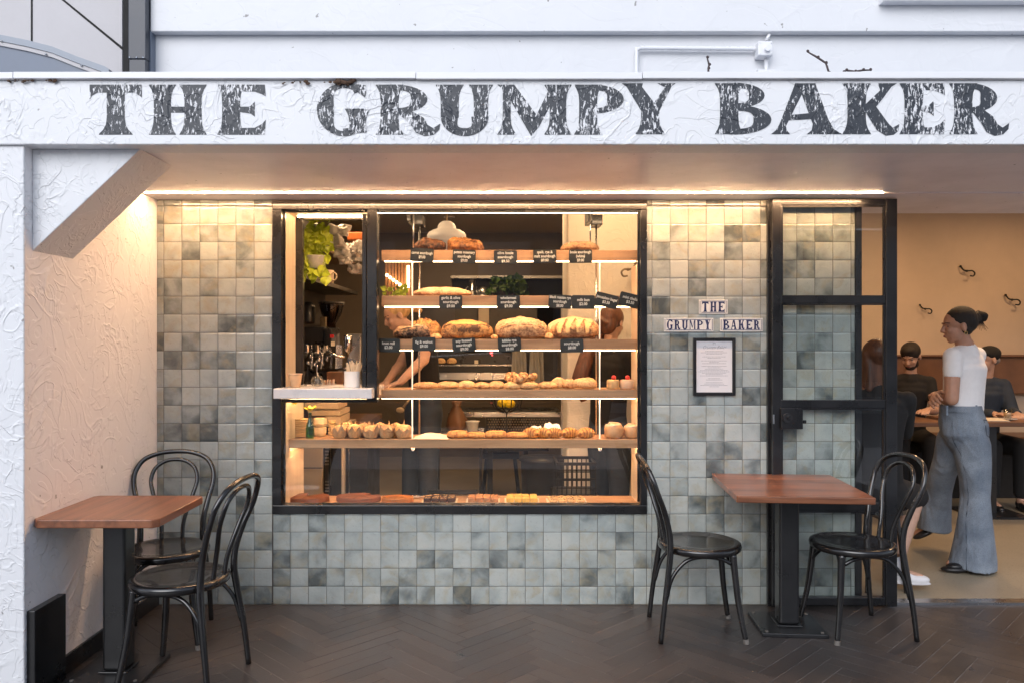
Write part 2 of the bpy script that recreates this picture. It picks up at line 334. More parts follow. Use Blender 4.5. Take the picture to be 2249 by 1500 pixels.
# ------------------------------------------------------------------ mesh builder
def tag(o, label=None, cat=None, group=None, kind=None):
    if label: o['label'] = label
    if cat: o['category'] = cat
    if group: o['group'] = group
    if kind: o['kind'] = kind
    return o
def thing(name, label, cat, loc=(0,0,0), rotz=0, group=None):
    o = bpy.data.objects.new(name, None); COL.objects.link(o); o.empty_display_size = .05
    o.location = loc; o.rotation_euler = (0, 0, rotz); return tag(o, label, cat, group)
def origin(o):
    v = Vector(o.location)
    while o.parent: o = o.parent; v += Vector(o.location)
    return v
class MB:
    def __init__(s): s.v = []; s.f = []; s.a = []
    def add(s, vs, fs, at=None):
        k = len(s.v); s.v += [Vector(q) for q in vs]; s.f += [tuple(i+k for i in f) for f in fs]
        s.a += list(at) if at is not None else [0.0]*len(vs); return s
    def box(s, x0, x1, y0, y1, z0, z1, at=0.0):
        x0, x1 = sorted((x0, x1)); y0, y1 = sorted((y0, y1)); z0, z1 = sorted((z0, z1))
        return s.add([(x0,y0,z0),(x1,y0,z0),(x1,y1,z0),(x0,y1,z0),(x0,y0,z1),(x1,y0,z1),(x1,y1,z1),(x0,y1,z1)],
                     [(0,3,2,1),(4,5,6,7),(0,1,5,4),(1,2,6,5),(2,3,7,6),(3,0,4,7)], [at]*8)
    def prism(s, poly, axis, a, b):
        """poly: list of 2D points; axis 'x','y','z' extrusion from a to b"""
        def p3(q, t): return {'x': (t, q[0], q[1]), 'y': (q[0], t, q[1]), 'z': (q[0], q[1], t)}[axis]
        n = len(poly); vs = [p3(q, a) for q in poly] + [p3(q, b) for q in poly]
        fs = [tuple(range(n))[::-1], tuple(range(n, 2*n))] + [(i, (i+1) % n, n+(i+1) % n, n+i) for i in range(n)]
        return s.add(vs, fs)
    def tube(s, pts, r, n=10, cap=True, sq=1.0):
        pts = [Vector(p) for p in pts]; m = len(pts)
        rs = r if isinstance(r, (list, tuple)) else [r]*m
        T = [(pts[min(i+1, m-1)]-pts[max(i-1, 0)]).normalized() for i in range(m)]
        up = Vector((0,0,1)) if abs(T[0].z) < .9 else Vector((0,1,0))
        u = T[0].cross(up).normalized(); vs = []
        for i in range(m):
            u = (u - T[i]*u.dot(T[i])).normalized(); w = T[i].cross(u)
            for k in range(n):
                a = 2*math.pi*k/n; vs.append(pts[i] + (u*math.cos(a) + w*math.sin(a)*sq)*rs[i])
        fs = [(i*n+k, i*n+(k+1) % n, (i+1)*n+(k+1) % n, (i+1)*n+k) for i in range(m-1) for k in range(n)]
        if cap: fs += [tuple(range(n))[::-1], tuple(range((m-1)*n, m*n))]
        return s.add(vs, fs)
    def lathe(s, prof, c=(0,0,0), n=24, cap=True, wob=None):
        vs = []; m = len(prof); c = Vector(c)
        for (r, z) in prof:
            for k in range(n):
                a = 2*math.pi*k/n; rr = r*(wob(a, z) if wob else 1)
                vs.append(c + Vector((rr*math.cos(a), rr*math.sin(a), z)))
        fs = [(i*n+k, i*n+(k+1) % n, (i+1)*n+(k+1) % n, (i+1)*n+k) for i in range(m-1) for k in range(n)]
        if cap: fs += [tuple(range(n))[::-1], tuple(range((m-1)*n, m*n))]
        return s.add(vs, fs)
    def ell(s, c, r, B=None, n=14, m=9):
        c = Vector(c); r = (r, r, r) if isinstance(r, (int, float)) else r
        B = B or (Vector((1,0,0)), Vector((0,1,0)), Vector((0,0,1)))
        vs = [c - B[2]*r[2]]
        for i in range(1, m):
            t = math.pi*i/m
            for k in range(n):
                a = 2*math.pi*k/n
                vs.append(c + B[0]*(r[0]*math.sin(t)*math.cos(a)) + B[1]*(r[1]*math.sin(t)*math.sin(a)) - B[2]*(r[2]*math.cos(t)))
        vs.append(c + B[2]*r[2]); e = len(vs)-1
        fs = [(0, 1+(k+1) % n, 1+k) for k in range(n)] + [(e, 1+(m-2)*n+k, 1+(m-2)*n+(k+1) % n) for k in range(n)]
        fs += [(1+i*n+k, 1+i*n+(k+1) % n, 1+(i+1)*n+(k+1) % n, 1+(i+1)*n+k) for i in range(m-2) for k in range(n)]
        return s.add(vs, fs)
    def cap(s, p0, p1, r0, r1=None, n=12):
        r1 = r0 if r1 is None else r1; p0 = Vector(p0); p1 = Vector(p1)
        k = max(2, int((p1-p0).length/(min(r0, r1)*.9))+1)
        s.tube([p0.lerp(p1, i/k) for i in range(k+1)], [r0+(r1-r0)*i/k for i in range(k+1)], n)
        s.ell(p0, r0); s.ell(p1, r1); return s
    def grid(s, fn, nu, nv, closed_u=False):
        vs = []; at = []
        for j in range(nv+1):
            for i in range(nu if closed_u else nu+1):
                q = fn(i/nu, j/nv); 
                if len(q) == 2: vs.append(q[0]); at.append(q[1])
                else: vs.append(q); at.append(0)
        w = nu if closed_u else nu+1
        fs = [(j*w+i, j*w+(i+1) % w, (j+1)*w+(i+1) % w, (j+1)*w+i) for j in range(nv) for i in range(nu)]
        return s.add(vs, fs, at)
    def build(s, name, mat, parent=None, smooth=False, bevel=0, world=True, attr=None, xf=None, seg=2, normals=False):
        me = bpy.data.meshes.new(name)
        off = origin(parent) if (parent and world) else Vector((0,0,0))
        vs = s.v if xf is None else [xf @ q for q in s.v]
        me.from_pydata([tuple(q-off) for q in vs], [], s.f); me.update()
        if normals:
            bm = bmesh.new(); bm.from_mesh(me); bmesh.ops.recalc_face_normals(bm, faces=bm.faces); bm.to_mesh(me); bm.free()
        me.materials.append(MATS[mat] if isinstance(mat, str) else mat)
        if attr:
            A = me.attributes.new(attr, 'FLOAT', 'POINT'); A.data.foreach_set('value', [float(q) for q in s.a])
        if smooth: me.polygons.foreach_set('use_smooth', [True]*len(me.polygons))
        o = bpy.data.objects.new(name, me); COL.objects.link(o)
        if parent: o.parent = parent
        if bevel:
            bv = o.modifiers.new('bevel', 'BEVEL'); bv.width = bevel; bv.segments = seg; bv.limit_method = 'ANGLE'; bv.angle_limit = R(40)
            bv.harden_normals = False
        return o
def spline(pts, k=8):
    """Catmull-Rom through the points"""
    P = [Vector(p) for p in pts]; P = [P[0]*2-P[1]] + P + [P[-1]*2-P[-2]]; out = []
    for i in range(1, len(P)-2):
        for j in range(k):
            t = j/k; a, b, c, d = P[i-1:i+3]
            out.append(.5*((2*b)+(c-a)*t+(2*a-5*b+4*c-d)*t*t+(3*b-a-3*c+d)*t**3))
    out.append(P[-2]); return out
def copy_tree(o, parent=None):
    c = o.copy(); COL.objects.link(c)
    if parent: c.parent = parent
    for ch in list(o.children): copy_tree(ch, c)
    return c
def struct(name, mb, mat, **k): return tag(mb.build(name, mat, **k), kind='structure')

# ------------------------------------------------------------------ lettering
def text_mesh(name, lines, size, mat, parent, loc, rot_y=0, shear=0, align='CENTER', spacing=1.15, width=1.0, offset=0.0, maxw=None):
    """flat lettering facing -y, centred at loc (world)"""
    cu = bpy.data.curves.new(name, 'FONT'); cu.body = lines; cu.size = size; cu.align_x = align; cu.align_y = 'CENTER'
    cu.space_line = spacing; cu.shear = shear; cu.resolution_u = 3; cu.offset = offset; cu.space_character = 1.0
    t = bpy.data.objects.new(name, cu); COL.objects.link(t)
    dg = bpy.context.evaluated_depsgraph_get(); me = bpy.data.meshes.new_from_object(t.evaluated_get(dg))
    bpy.data.objects.remove(t); bpy.data.curves.remove(cu)
    if maxw:
        ww = max(q.co.x for q in me.vertices)-min(q.co.x for q in me.vertices)
        width = min(width, maxw/ww)
    off = origin(parent) if parent else Vector((0,0,0))
    M = Matrix.Translation(Vector(loc)-off) @ Matrix.Rotation(rot_y, 4, 'Y') @ Matrix.Rotation(R(90), 4, 'X') @ Matrix.Diagonal((width, 1, 1, 1))
    me.transform(M); me.materials.clear(); me.materials.append(MATS[mat])
    o = bpy.data.objects.new(name, me); COL.objects.link(o)
    if parent: o.parent = parent
    return o
def stem(x, w, s, bot=True, top=True, y0=0.0, y1=1.0):
    h = y1-y0; rt = []
    if bot: rt += [(w/2+s, y0), (w/2+s*.92, y0+.025), (w/2+s*.45, y0+.10), (w/2+s*.12, y0+.20), (w/2, y0+.34)]
    else: rt += [(w/2, y0)]
    if top: rt += [(w/2, y1-.34), (w/2+s*.12, y1-.20), (w/2+s*.45, y1-.10), (w/2+s*.92, y1-.025), (w/2+s, y1)]
    else: rt += [(w/2, y1)]
    return [(x+a, b) for a, b in rt] + [(x-a, b) for a, b in rt[::-1]]
def band(cx, cy, rx, ry, a0, a1, tmax, tmin, n=18):
    """arc stroke, thick where it runs upright, thin where it runs level"""
    o = []; i_ = []
    for k in range(n+1):
        a = R(a0+(a1-a0)*k/n); t = tmin+(tmax-tmin)*abs(math.cos(a))**1.3
        o.append((cx+rx*math.cos(a), cy+ry*math.sin(a))); i_.append((cx+max(.01, rx-t)*math.cos(a), cy+max(.01, ry-tmin)*math.sin(a)))
    return [[o[k], o[k+1], i_[k+1], i_[k]] for k in range(n)]
def glyph(c, w, sw=.36, s=.10):
    """strokes of an old bold roman capital in a box w wide, 1 high"""
    th = .13; P = []
    if c == 'T':
        P = [stem(w/2, sw, s*1.6, top=False, y1=.92), [(0, 1), (w, 1), (w, .74), (w-.05, .78), (w-.16, .84), (.16, .84), (.05, .78), (0, .70)]]
    elif c == 'H':
        a = sw/2+s; P = [stem(a, sw*.95, s), stem(w-a, sw*.95, s), [(a, .44), (w-a, .44), (w-a, .56), (a, .56)]]
    elif c == 'E':
        a = sw/2+s; P = [stem(a, sw, s), [(a, 1), (w-.02, 1), (w, .76), (w-.06, .80), (w-.22, .86), (a, .87)],
             [(a, .48), (w-.32, .50), (w-.22, .62), (w-.19, .38), (w-.34, .41), (a, .42)][:1] + [(w-.30, .42), (w-.22, .36), (w-.22, .66), (w-.32, .56), (a, .56)],
             [(a, 0), (w-.02, 0), (w, .30), (w-.07, .22), (w-.22, .14), (a, .13)]]
    elif c == 'G':
        P = band(w*.52, .5, w*.52, .53, 48, 310, sw*.95, .10, 26)
        P += [stem(w-sw/2-.06, sw*.9, s*.9, bot=False, y0=.04, y1=.52), [(w*.62, 1.02), (w*.92, .99), (w*.94, .72), (w*.84, .80), (w*.66, .92)],
              [(w*.5, .0), (w-.06, .05), (w-.06, .18), (w*.5, .12)]]
    elif c in 'RP':
        a = sw/2+s*.9; bx = a+sw*.30; rx = (w*(.80 if c == 'R' else .98)-bx)
        P = [stem(a, sw, s)] + band(bx, .71, rx, .29, -90, 90, sw*.92, .11, 16)
        P += [[(a, 1), (bx+.01, 1), (bx+.01, .885), (a, .885)], [(a, .42), (bx+.01, .42), (bx+.01, .53), (a, .53)]]
        if c == 'R': P += [[(bx-.02, .50), (bx+.22, .53), (w*.74, .34), (w*.80, .20), (w*.89, .13), (w, .22), (w*.985, .10), (w*.90, .0), (w*.76, -.03), (w*.62, .04), (w*.54, .20), (bx+.10, .40)]]
    elif c == 'U':
        a = sw/2+s; P = [stem(a, sw, s, bot=False, y0=.34), stem(w-sw*.42-s, sw*.8, s, bot=False, y0=.34)]
        P += band(w/2, .36, w/2-s, .39, 180, 360, sw*.95, .16, 20)
    elif c == 'M':
        if w < 1: P = [stem(.07, .07, .03), stem(w-.08, .13, .02), [(.03, 1), (.17, 1), (w*.5+.04, .28), (w*.5-.03, .10)], [(w*.5-.03, .10), (w*.5+.04, .28), (w-.08, 1), (w-.13, 1)]]
        else: P = [stem(.19, .16, .11, top=False, y1=.9), stem(w-.26, .33, .11, top=True),
             [(.0, 1), (.34, 1), (w*.5+.12, .30), (w*.5-.06, -.03), (.20, .80), (.08, .93)],
             [(w*.5-.06, -.03), (w*.5+.10, .16), (w-.28, .84), (w-.40, .98), (w*.5+.02, .34)]]
    elif c == 'Y':
        P = [stem(w*.53, sw, s*1.1, top=False, y1=.46), [(0, 1), (.42, 1), (.40, .93), (w*.53+.12, .56), (w*.53+.10, .40), (w*.53-sw/2, .36), (w*.53-sw/2, .46), (.10, .93)],
             [(w*.66, 1), (w, 1), (w-.08, .94), (w*.53+sw/2, .46), (w*.53+.02, .40), (w*.53+.06, .60), (w*.80, .92)]]
    elif c == 'B':
        a = sw/2+s*.9; bx = a+sw*.3
        P = [stem(a, sw, s)] + band(bx, .76, w*.88-bx, .25, -90, 90, sw*.85, .10, 14) + band(bx, .285, w-bx, .29, -90, 90, sw*.98, .11, 16)
        P += [[(a, 1), (bx+.01, 1), (bx+.01, .90), (a, .90)], [(a, .49), (bx+.01, .49), (bx+.01, .59), (a, .59)], [(a, 0), (bx+.01, 0), (bx+.01, .11), (a, .11)]]
    elif c == 'A':
        P = [[(w*.34, 1), (w*.62, 1), (w*.80, .30), (w*.88, .10), (w, 0), (w*.50, 0), (w*.57, .08), (w*.585, .20), (w*.42, .82)],
             [(w*.34, 1), (w*.46, .86), (w*.21, .16), (w*.22, .08), (w*.27, 0), (0, 0), (w*.07, .08), (w*.12, .2)],
             [(w*.24, .27), (w*.60, .30), (w*.58, .42), (w*.28, .38)]]
    elif c == 'K':
        a = sw/2+s*.9
        P = [stem(a, sw, s), [(w*.62, 1), (w*.96, 1), (w*.86, .93), (w*.72, .72), (a+.30, .44), (a+.10, .42), (a+.10, .52), (w*.66, .86)],
             [(a+.14, .50), (a+.34, .60), (w*.80, .22), (w*.88, .13), (w, .20), (w*.98, .06), (w*.90, -.01), (w*.76, -.03), (w*.60, .08), (w*.52, .22)]]
    return P
def letters(name, items, y, mat, parent, sw=.36, s=.10, step=.00012):
    """items: (char, x0, x1, z0, z1)"""
    mb = MB(); k = 0
    for c, x0, x1, z0, z1 in items:
        k = 0; h = z1-z0; w = (x1-x0)/h
        for poly in glyph(c, w, sw, s):
            k += 1; yy = y-.00004*k
            vs = [(x0+px*h, yy, z0+pz*h) for px, pz in poly]
            mb.add(vs, [tuple(range(len(vs)))])
    o = mb.build(name, mat, parent)
    bm = bmesh.new(); bm.from_mesh(o.data)
    bmesh.ops.triangulate(bm, faces=bm.faces, ngon_method='BEAUTY')
    for f in bm.faces:
        if f.normal.y > 0: f.normal_flip()
    bm.to_mesh(o.data); bm.free()
    return o

# ================================================================== SETTING
gr = MB(); gr.box(-60, 60, -60, 60, -.30, -.16); struct('ground', gr, 'asphalt')
rd = MB(); rd.box(-60, 60, -13.0, -6.6, -.16, -.12); struct('road', rd, 'asphalt')
pv = MB(); pv.box(-60, 60, -6.6, -4.62, -.16, -.004); pv.box(-60, -2.75, -4.62, -1.2, -.16, -.004); pv.box(3.7, 60, -4.62, -1.2, -.16, -.004)
pv.box(-60, 60, -16.5, -13.0, -.16, -.0); struct('footpath', pv, 'pave_concrete')
jn = MB(); jn.box(-2.75, 3.7, -4.62, -.0, -.16, -.0011); struct('paving_joints', jn, 'paver_joint')
# herringbone of long dark pavers, laid at 45 degrees
pm = MB(); PL, PW, G = .48, .08, .003
rng = random.Random(3)
def paver(cx, cy, w, h):
    c, s_ = math.cos(R(45)), math.sin(R(45)); ox, oy = .5, -2.2
    q = [(-w/2+G/2, -h/2+G/2), (w/2-G/2, -h/2+G/2), (w/2-G/2, h/2-G/2), (-w/2+G/2, h/2-G/2)]
    P = [((cx+a)*c-(cy+b)*s_+ox, (cx+a)*s_+(cy+b)*c+oy) for a, b in q]
    if max(p[1] for p in P) < -4.6 or min(p[1] for p in P) > -.005 or max(p[0] for p in P) < -2.7 or min(p[0] for p in P) > 3.6: return
    for ax, lim, sg in ((0, 3.69, 1), (0, -2.74, -1), (1, -.003, 1), (1, -4.61, -1)):
        Q = []
        for k in range(len(P)):
            A_, B_ = P[k], P[(k+1) % len(P)]; ia, ib = sg*(lim-A_[ax]) >= 0, sg*(lim-B_[ax]) >= 0
            if ia: Q.append(A_)
            if ia != ib: tt = (lim-A_[ax])/(B_[ax]-A_[ax]); Q.append((A_[0]+(B_[0]-A_[0])*tt, A_[1]+(B_[1]-A_[1])*tt))
        P = Q
        if len(P) < 3: return
    dz = rng.uniform(-.0005, .0006); t = rng.random()
    tx, ty = rng.uniform(-.0005, .0005), rng.uniform(-.0005, .0005)
    vs = [(p[0], p[1], dz+tx*(p[0]-P[0][0])+ty*(p[1]-P[0][1])) for p in P]; lo = [(p[0], p[1], -.004) for p in P]
    K = len(vs); pm.add(vs+lo, [tuple(range(K))]+[(k, k+K, (k+1) % K+K, (k+1) % K) for k in range(K)], [t]*(2*K))
for i in range(-75, 76):
    for j in range(-13, 14):
        bx, by = i*PW + j*PL, i*PW - j*PL
        paver(bx+PL/2, by+PW/2, PL, PW)
        paver(bx+PL+PW/2, by+PW-PL/2, PW, PL)
cm = MB(); rr = random.Random(21)
for k in range(26):
    x, y = rr.uniform(-1.7, 2.4), -rr.random()**1.6*1.6-.03; r_ = rr.uniform(.001, .0022); cm.ell((x, y, r_*.5), (r_*rr.uniform(.8,1.8), r_, r_*.6), n=5, m=4)
tag(cm.build('crumbs', 'kraft'), 'scattered pale crumbs on the dark paving', 'crumbs', kind='stuff')
pavement = pm.build('pavement', 'paver', attr='tone'); tag(pavement, kind='structure')

fl = MB(); fl.box(-2.4, 7.0, 0.0, 6.6, -.05, .012); struct('floor', fl, 'floor_inside')
cl = MB(); cl.box(-2.4, 1.1, .12, 5.6, 2.82, 2.9); cl.box(1.1, 7, .47, 3.5, 2.78, 2.9); struct('ceiling', cl, 'ceiling_inside')

# ------------------------------------------------------------------ walls of the shop
TY = 0.0
WX0, WX1, WZ0, WZ1 = X(600,0), X(1420,0), Z(1127,0), Z(447,0)
tw = thing('tiled_wall', 'shopfront wall of glossy square green and grey handmade tiles around the window', 'tiled wall', (0,0,0))
RE = [(-1.93, WX0, 0, 2.245), (WX0, WX1, 0, WZ0), (WX1, 1.95, 0, 2.245)]
tm = MB()
for (rx0, rx1, rz0, rz1) in RE:
    for i in range(-1, 42):
        for j in range(-1, 24):
            x0, x1 = TX0+i*TP, TX0+(i+1)*TP; z1, z0 = TZ0-(j-0)*TP+0, TZ0-(j+1)*TP
            a0, a1, c0, c1 = max(x0, rx0), min(x1, rx1), max(z0, rz0), min(z1, rz1)
            if a1-a0 < .012 or c1-c0 < .006: continue
            rr = random.Random(i*131+j*17+5); g = .0008+rr.random()*.0006
            a0 += g; a1 -= g; c0 += g; c1 -= g
            tx, tz = rr.uniform(-.014, .014), rr.uniform(-.014, .014); pr = rr.uniform(-.0008, .0010)
            wob = [rr.uniform(-.0007, .0007) for _ in range(4)]
            mx, mz = (a0+a1)/2, (c0+c1)/2
            def f(u, v):
                xx, zz = a0+(a1-a0)*u, c0+(c1-c0)*v
                e = min(u, 1-u, v, 1-v); edge = .0014*(1-min(1, e*14))**2
                y = TY-.004 + tx*(xx-mx)*.35+tz*(zz-mz)*.35 + pr + edge + wob[0]*math.sin(u*5+wob[1]*4000)+wob[2]*math.cos(v*5+wob[3]*4000)
                return (xx, y, zz)
            us = [0, .05, .12, .5, .88, .95, 1]
            vs = [f(u, v) for v in us for u in us]; k = len(us)
            fs = [(q*k+p, q*k+p+1, (q+1)*k+p+1, (q+1)*k+p) for q in range(k-1) for p in range(k-1)]
            tm.add(vs, fs)
tm.build('tiles', 'glazed_tile', tw, smooth=True)
bk = MB()
for (rx0, rx1, rz0, rz1) in RE: bk.box(rx0, rx1, TY, .12, rz0, rz1)
bk.box(WX0, WX1, TY, .12, WZ1, 2.245)
bk.build('backing', 'grout', tw)

lw = MB(); lw.box(-2.1, -1.93, -1.2, .12, 0, 2.245)
tag(lw.build('side_wall', 'plaster_wall'), 'trowelled white plaster side wall behind the left table, lit warm', 'wall')
pl = MB(); pl.box(-3.2, -2.1, -1.212, -.9, -.1, 2.245); pl.box(-2.1, -1.926, -1.212, -1.2, -.1, 2.245)
tag(pl.build('plaster_pillar', 'plaster_fascia', bevel=.006, seg=3), 'rough white plaster pillar at the left end of the shopfront', 'pillar')
br = MB(); yf, yb = -1.15, -.845
br.prism([(-1.93, 2.245), (-1.487, 2.245), (-1.93, 1.828)], 'y', yf, yb)
tag(br.build('corner_brace', 'plaster_fascia', normals=True, bevel=.004), 'diagonal plastered corner brace between side wall and canopy', 'brace')
sk = MB(); sk.box(-1.93, -1.916, -1.2, 0, 0, .085)
tag(sk.build('skirting_tiles', 'black_paint', bevel=.003), 'dark skirting strip along the foot of the side wall', 'skirting')
bp = MB(); bp.box(-1.929, -1.895, -1.19, -.965, 0.001, .372)
tag(bp.build('black_board', 'black_paint', bevel=.003), 'black upright board standing against the foot of the pillar', 'board')

# ------------------------------------------------------------------ canopy with the painted sign
cp = thing('canopy', 'white plastered street canopy with black hand painted shop name', 'canopy', (0,-1.226,2.245))
fb = MB(); fb.box(-3.4, 4.2, -1.226, -1.08, 2.245, 2.503); fb.build('fascia', 'plaster_fascia', cp, bevel=.005, seg=3)
so = MB(); so.box(-2.1, 4.2, -1.08, -.214, 2.248, 2.36); so.box(-1.93, 4.2, -.190, .03, 2.2465, 2.36); so.box(-2.1, 4.2, -.214, -.190, 2.262, 2.36)
so.box(1.985, 4.2, .03, .47, 2.247, 2.36); so.build('soffit', 'plaster_soffit', cp)
fc = MB()
for a, b, dz in ((-3.4, -1.95, .0), (-1.95, -.35, .0012), (-.35, .55, -.001), (.55, 4.2, .0015)):
    fc.box(a+.001, b-.001, -1.245, -1.02, 2.502+dz, 2.528+dz)
fc.build('flashing', 'flashing_white', cp, bevel=.002)
rf = MB(); rf.box(-3.4, 4.2, -1.08, 0, 2.40, 2.47); rf.build('roof', 'flashing_blue', cp)
def SX(u): return X(u, -1.226)
zt, zb = Z(187, -1.226), Z(297, -1.226); zt2, zb2 = Z(184, -1.226), Z(296, -1.226)
word = [('T',197,312),('H',326,455),('E',477,584),('G',696,812),('R',826,967),('U',957,1084),('M',1092,1254),('P',1262,1372),('Y',1365,1484),
        ('B',1571,1694),('A',1693,1850),('K',1851,1975),('E',1975,2075),('R',2085,2216)]
letters('lettering', [(c, SX(a), SX(b), zb if a < 1300 else zb2, zt if a < 1300 else zt2) for c, a, b in word], -1.2272, 'sign_paint', cp)
ru = MB(); rr = random.Random(4)
for u0, u1, nn, v0 in ((18, 132, 16, 178), (620, 760, 12, 182), (735, 778, 12, 184)):
    for k in range(nn):
        u = rr.uniform(u0, u1); s_ = rr.uniform(.002, .0065)*(1.3 if u0 == 735 else 1)
        ru.ell((SX(u), -1.238+rr.uniform(-.004, .006), Z(v0+rr.uniform(-2.5, 2.5)-(6*rr.random() if u0 == 735 else 0), -1.24)), (s_*1.6, s_*.7, s_), n=6, m=4)
ru.build('rust_patch', 'rust', cp)

# warm strip light recessed in the canopy, in front of the tiles
sl = thing('strip_light', 'glowing warm strip light along the underside of the canopy', 'strip light', (0,-.2,2.25))
ch = MB(); ch.box(X(320,-.2), X(1975,-.2), -.208, -.196, 2.250, 2.262); ch.build('channel', 'stainless', sl)
le = MB(); le.box(X(320,-.2), X(1938,-.2), -.2075, -.1965, 2.2455, 2.2495); le.build('tube', 'led_soffit', sl)

# ------------------------------------------------------------------ upper storey, neighbour, gutter
ub = thing('shop_building', 'white painted upper storey above the canopy with a projecting band', 'building', (0,0,2.3))
uw = MB(); uw.box(-1.967, 4.5, 0, .2, 2.36, 6.5); uw.build('wall', 'plaster_upper', ub)
ul = MB(); ul.box(-1.967, 4.5, -.055, -.001, Z(71,-.05), 6.5); ul.build('band', 'plaster_upper', ub, bevel=.006, seg=3)
us_ = MB(); us_.box(X(1942,-.12), 4.4, -.12, -.056, Z(2,-.12), Z(2,-.12)+.07); us_.build('window_sill', 'flashing_white', ub, bevel=.003)
nb = thing('neighbour_building', 'pale grey panelled building at the top left with dark joints', 'building', (-2.8,0,2.4))
nw = MB(); nw.box(-5.5, X(268,0), .0, .2, 2.3, 6.5); nw.build('wall', 'panel_grey', nb)
nj = MB(); nj.box(X(68,0), X(72,0), -.002, .004, 2.35, 5.0)
p0 = Vector((X(110,0), 0, Z(-20,0))); p1 = Vector((X(270,0), 0, Z(107,0)))
nj.prism([(p0.x, p0.z), (p0.x+.012, p0.z+.003), (p1.x, p1.z+.005), (p1.x, p1.z-.012)], 'y', -.002, .004)
nj.build('joint', 'gap_dark', nb, normals=True)
na = MB(); top = [(-60,80),(0,92),(60,104),(115,118),(170,140),(232,162),(240,168)]
cur = [(X(u,-.06), Z(v,-.06)) for u, v in top]
na.prism(cur + [(cur[-1][0], 2.4), (cur[0][0], 2.4)], 'y', -.05, -.003); na.build('awning_panel', 'flashing_blue', nb, normals=True)
nf = MB(); nf.prism([(a, b+.036) for a, b in cur] + [(a, b+.001) for a, b in cur[::-1]], 'y', -.065, -.003); nf.build('awning_flashing', 'flashing_mid', nb, normals=True)
nf = MB(); nf.prism([(a, b-.001) for a, b in cur] + [(a, b-.022) for a, b in cur[::-1]], 'y', -.060, -.0505); nf.build('awning_trim', 'panel_grey', nb, normals=True)
nr = MB()
for (u, v) in ((2,92),(100,121),(178,146)): nr = MB(); nr.ell((X(u,-.07), -.067, Z(v,-.07)+.004), .006, n=8, m=5); nr.build('rivet', 'stainless', nb)
gu = thing('rain_gutter', 'dark grey metal downpipe box between the two buildings', 'gutter', (-2.05,-.05,2.4))
g1 = MB(); g1.box(X(270,-.05), X(283,-.05), -.05, 0, 2.4, 6.5); g1.build('gap_strip', 'gap_dark', gu)  # solid dark strip painted in for the shaded gap between the buildings
g2 = MB(); g2.box(X(283,-.1), X(320,-.1), -.10, -.02, 2.4, Z(131,-.1)); g2.box(X(283,-.1)-.002, X(320,-.1)+.002, -.104, -.02, Z(131,-.1)+.001, 6.5); g2.build('pipe', 'dark_gutter', gu, bevel=.004)
g3 = MB(); g3.box(X(321,-.06), X(331,-.06), -.055, -.0, 2.4, 6.5); g3.build('edge_trim', 'flashing_blue', gu, bevel=.002)
g4 = MB()
for u in (286, 301, 315): g4 = MB(); g4.ell((X(u,-.1), -.105, Z(128,-.1)), .005, n=8, m=5); g4.build('rivet', 'chrome', gu)

cd = thing('conduit', 'white painted conduit with a junction box on the wall above the canopy', 'conduit', (X(1684,0),0,Z(107,0)))
c1 = MB(); y = -.03
c1.tube(spline([(X(1398,y),y,2.50),(X(1398,y),y,Z(125,y)),(X(1399,y),y,Z(112,y)),(X(1406,y),y,Z(107,y)),(X(1420,y),y,Z(106.5,y)),(X(1540,y),y,Z(107.5,y)),(X(1668,y),y,Z(108.5,y))], 6), .0115, 12)
c1.tube([(X(1683,y),y,Z(125,y)), (X(1682,y),y,2.50)], .012, 12); c1.tube([(X(1683,y),y,Z(90,y)), (X(1690,y),y,Z(76,y))], .010, 10)
c1.build('pipe', 'white_enamel', cd, smooth=True)
c2 = MB(); c2.box(X(1666,-.08), X(1698,-.08), -.075, -.001, Z(122,-.08), Z(90,-.08)); c2.build('junction_box', 'white_enamel', cd, bevel=.005)
c3 = MB()
for u, v, r_ in ((1685,108,.016),):
    c3.tube([(X(u,-.08), -.074, Z(v,-.08)), (X(u,-.08), -.092, Z(v,-.08))], r_, 14)
for du in (-12, 12):
    for dv in (-12, 12): c3.ell((X(1682+du,-.08), -.076, Z(106+dv,-.08)), .004, n=6, m=4)
c3.tube([(X(1660,y), y, Z(109,y)), (X(1670,y), y, Z(109,y))], .017, 12); c3.tube([(X(1683,y),y,Z(121,y)), (X(1683,y),y,Z(131,y))], .018, 12)
c3.box(X(1662,y), X(1712,y), -.05, -.001, 2.49, Z(156,-.03)); c3.build('fitting', 'white_enamel', cd)
for nm, path, lb in (('a', [(1556,175),(1557,150),(1560,140),(1557,122)], 'short straight bare twig sticking up below the conduit'),
                 ('b', [(1828,185),(1823,160),(1818,136),(1802,122),(1781,107)], 'bent bare twig rising above the letter A'),
                 ('c', [(1846,178),(1855,158),(1863,152),(1885,153),(1905,148),(1923,146)], 'bare twig lying sideways on the canopy edge')):
    t = thing('twig', lb, 'twig', (X(path[0][0],-1.0), -1.0, Z(path[0][1],-1.0)), 0, 'bare twigs above the canopy')
    pts = [(X(u,-1.0), -1.0+.01*k, Z(v,-1.0)) for k, (u, v) in enumerate(path)]
    tb = MB(); tb.tube(pts, [.0045]*(len(pts)-1)+[.003], 7); tb.build('stem', 'twig_bark', t, smooth=True)
    for p in pts[1:]: bd = MB(); bd.ell(Vector(p)+Vector((.002,-.001,.002)), (.007,.006,.007), n=6, m=4); bd.build('bud', 'twig_bark', t, smooth=True)

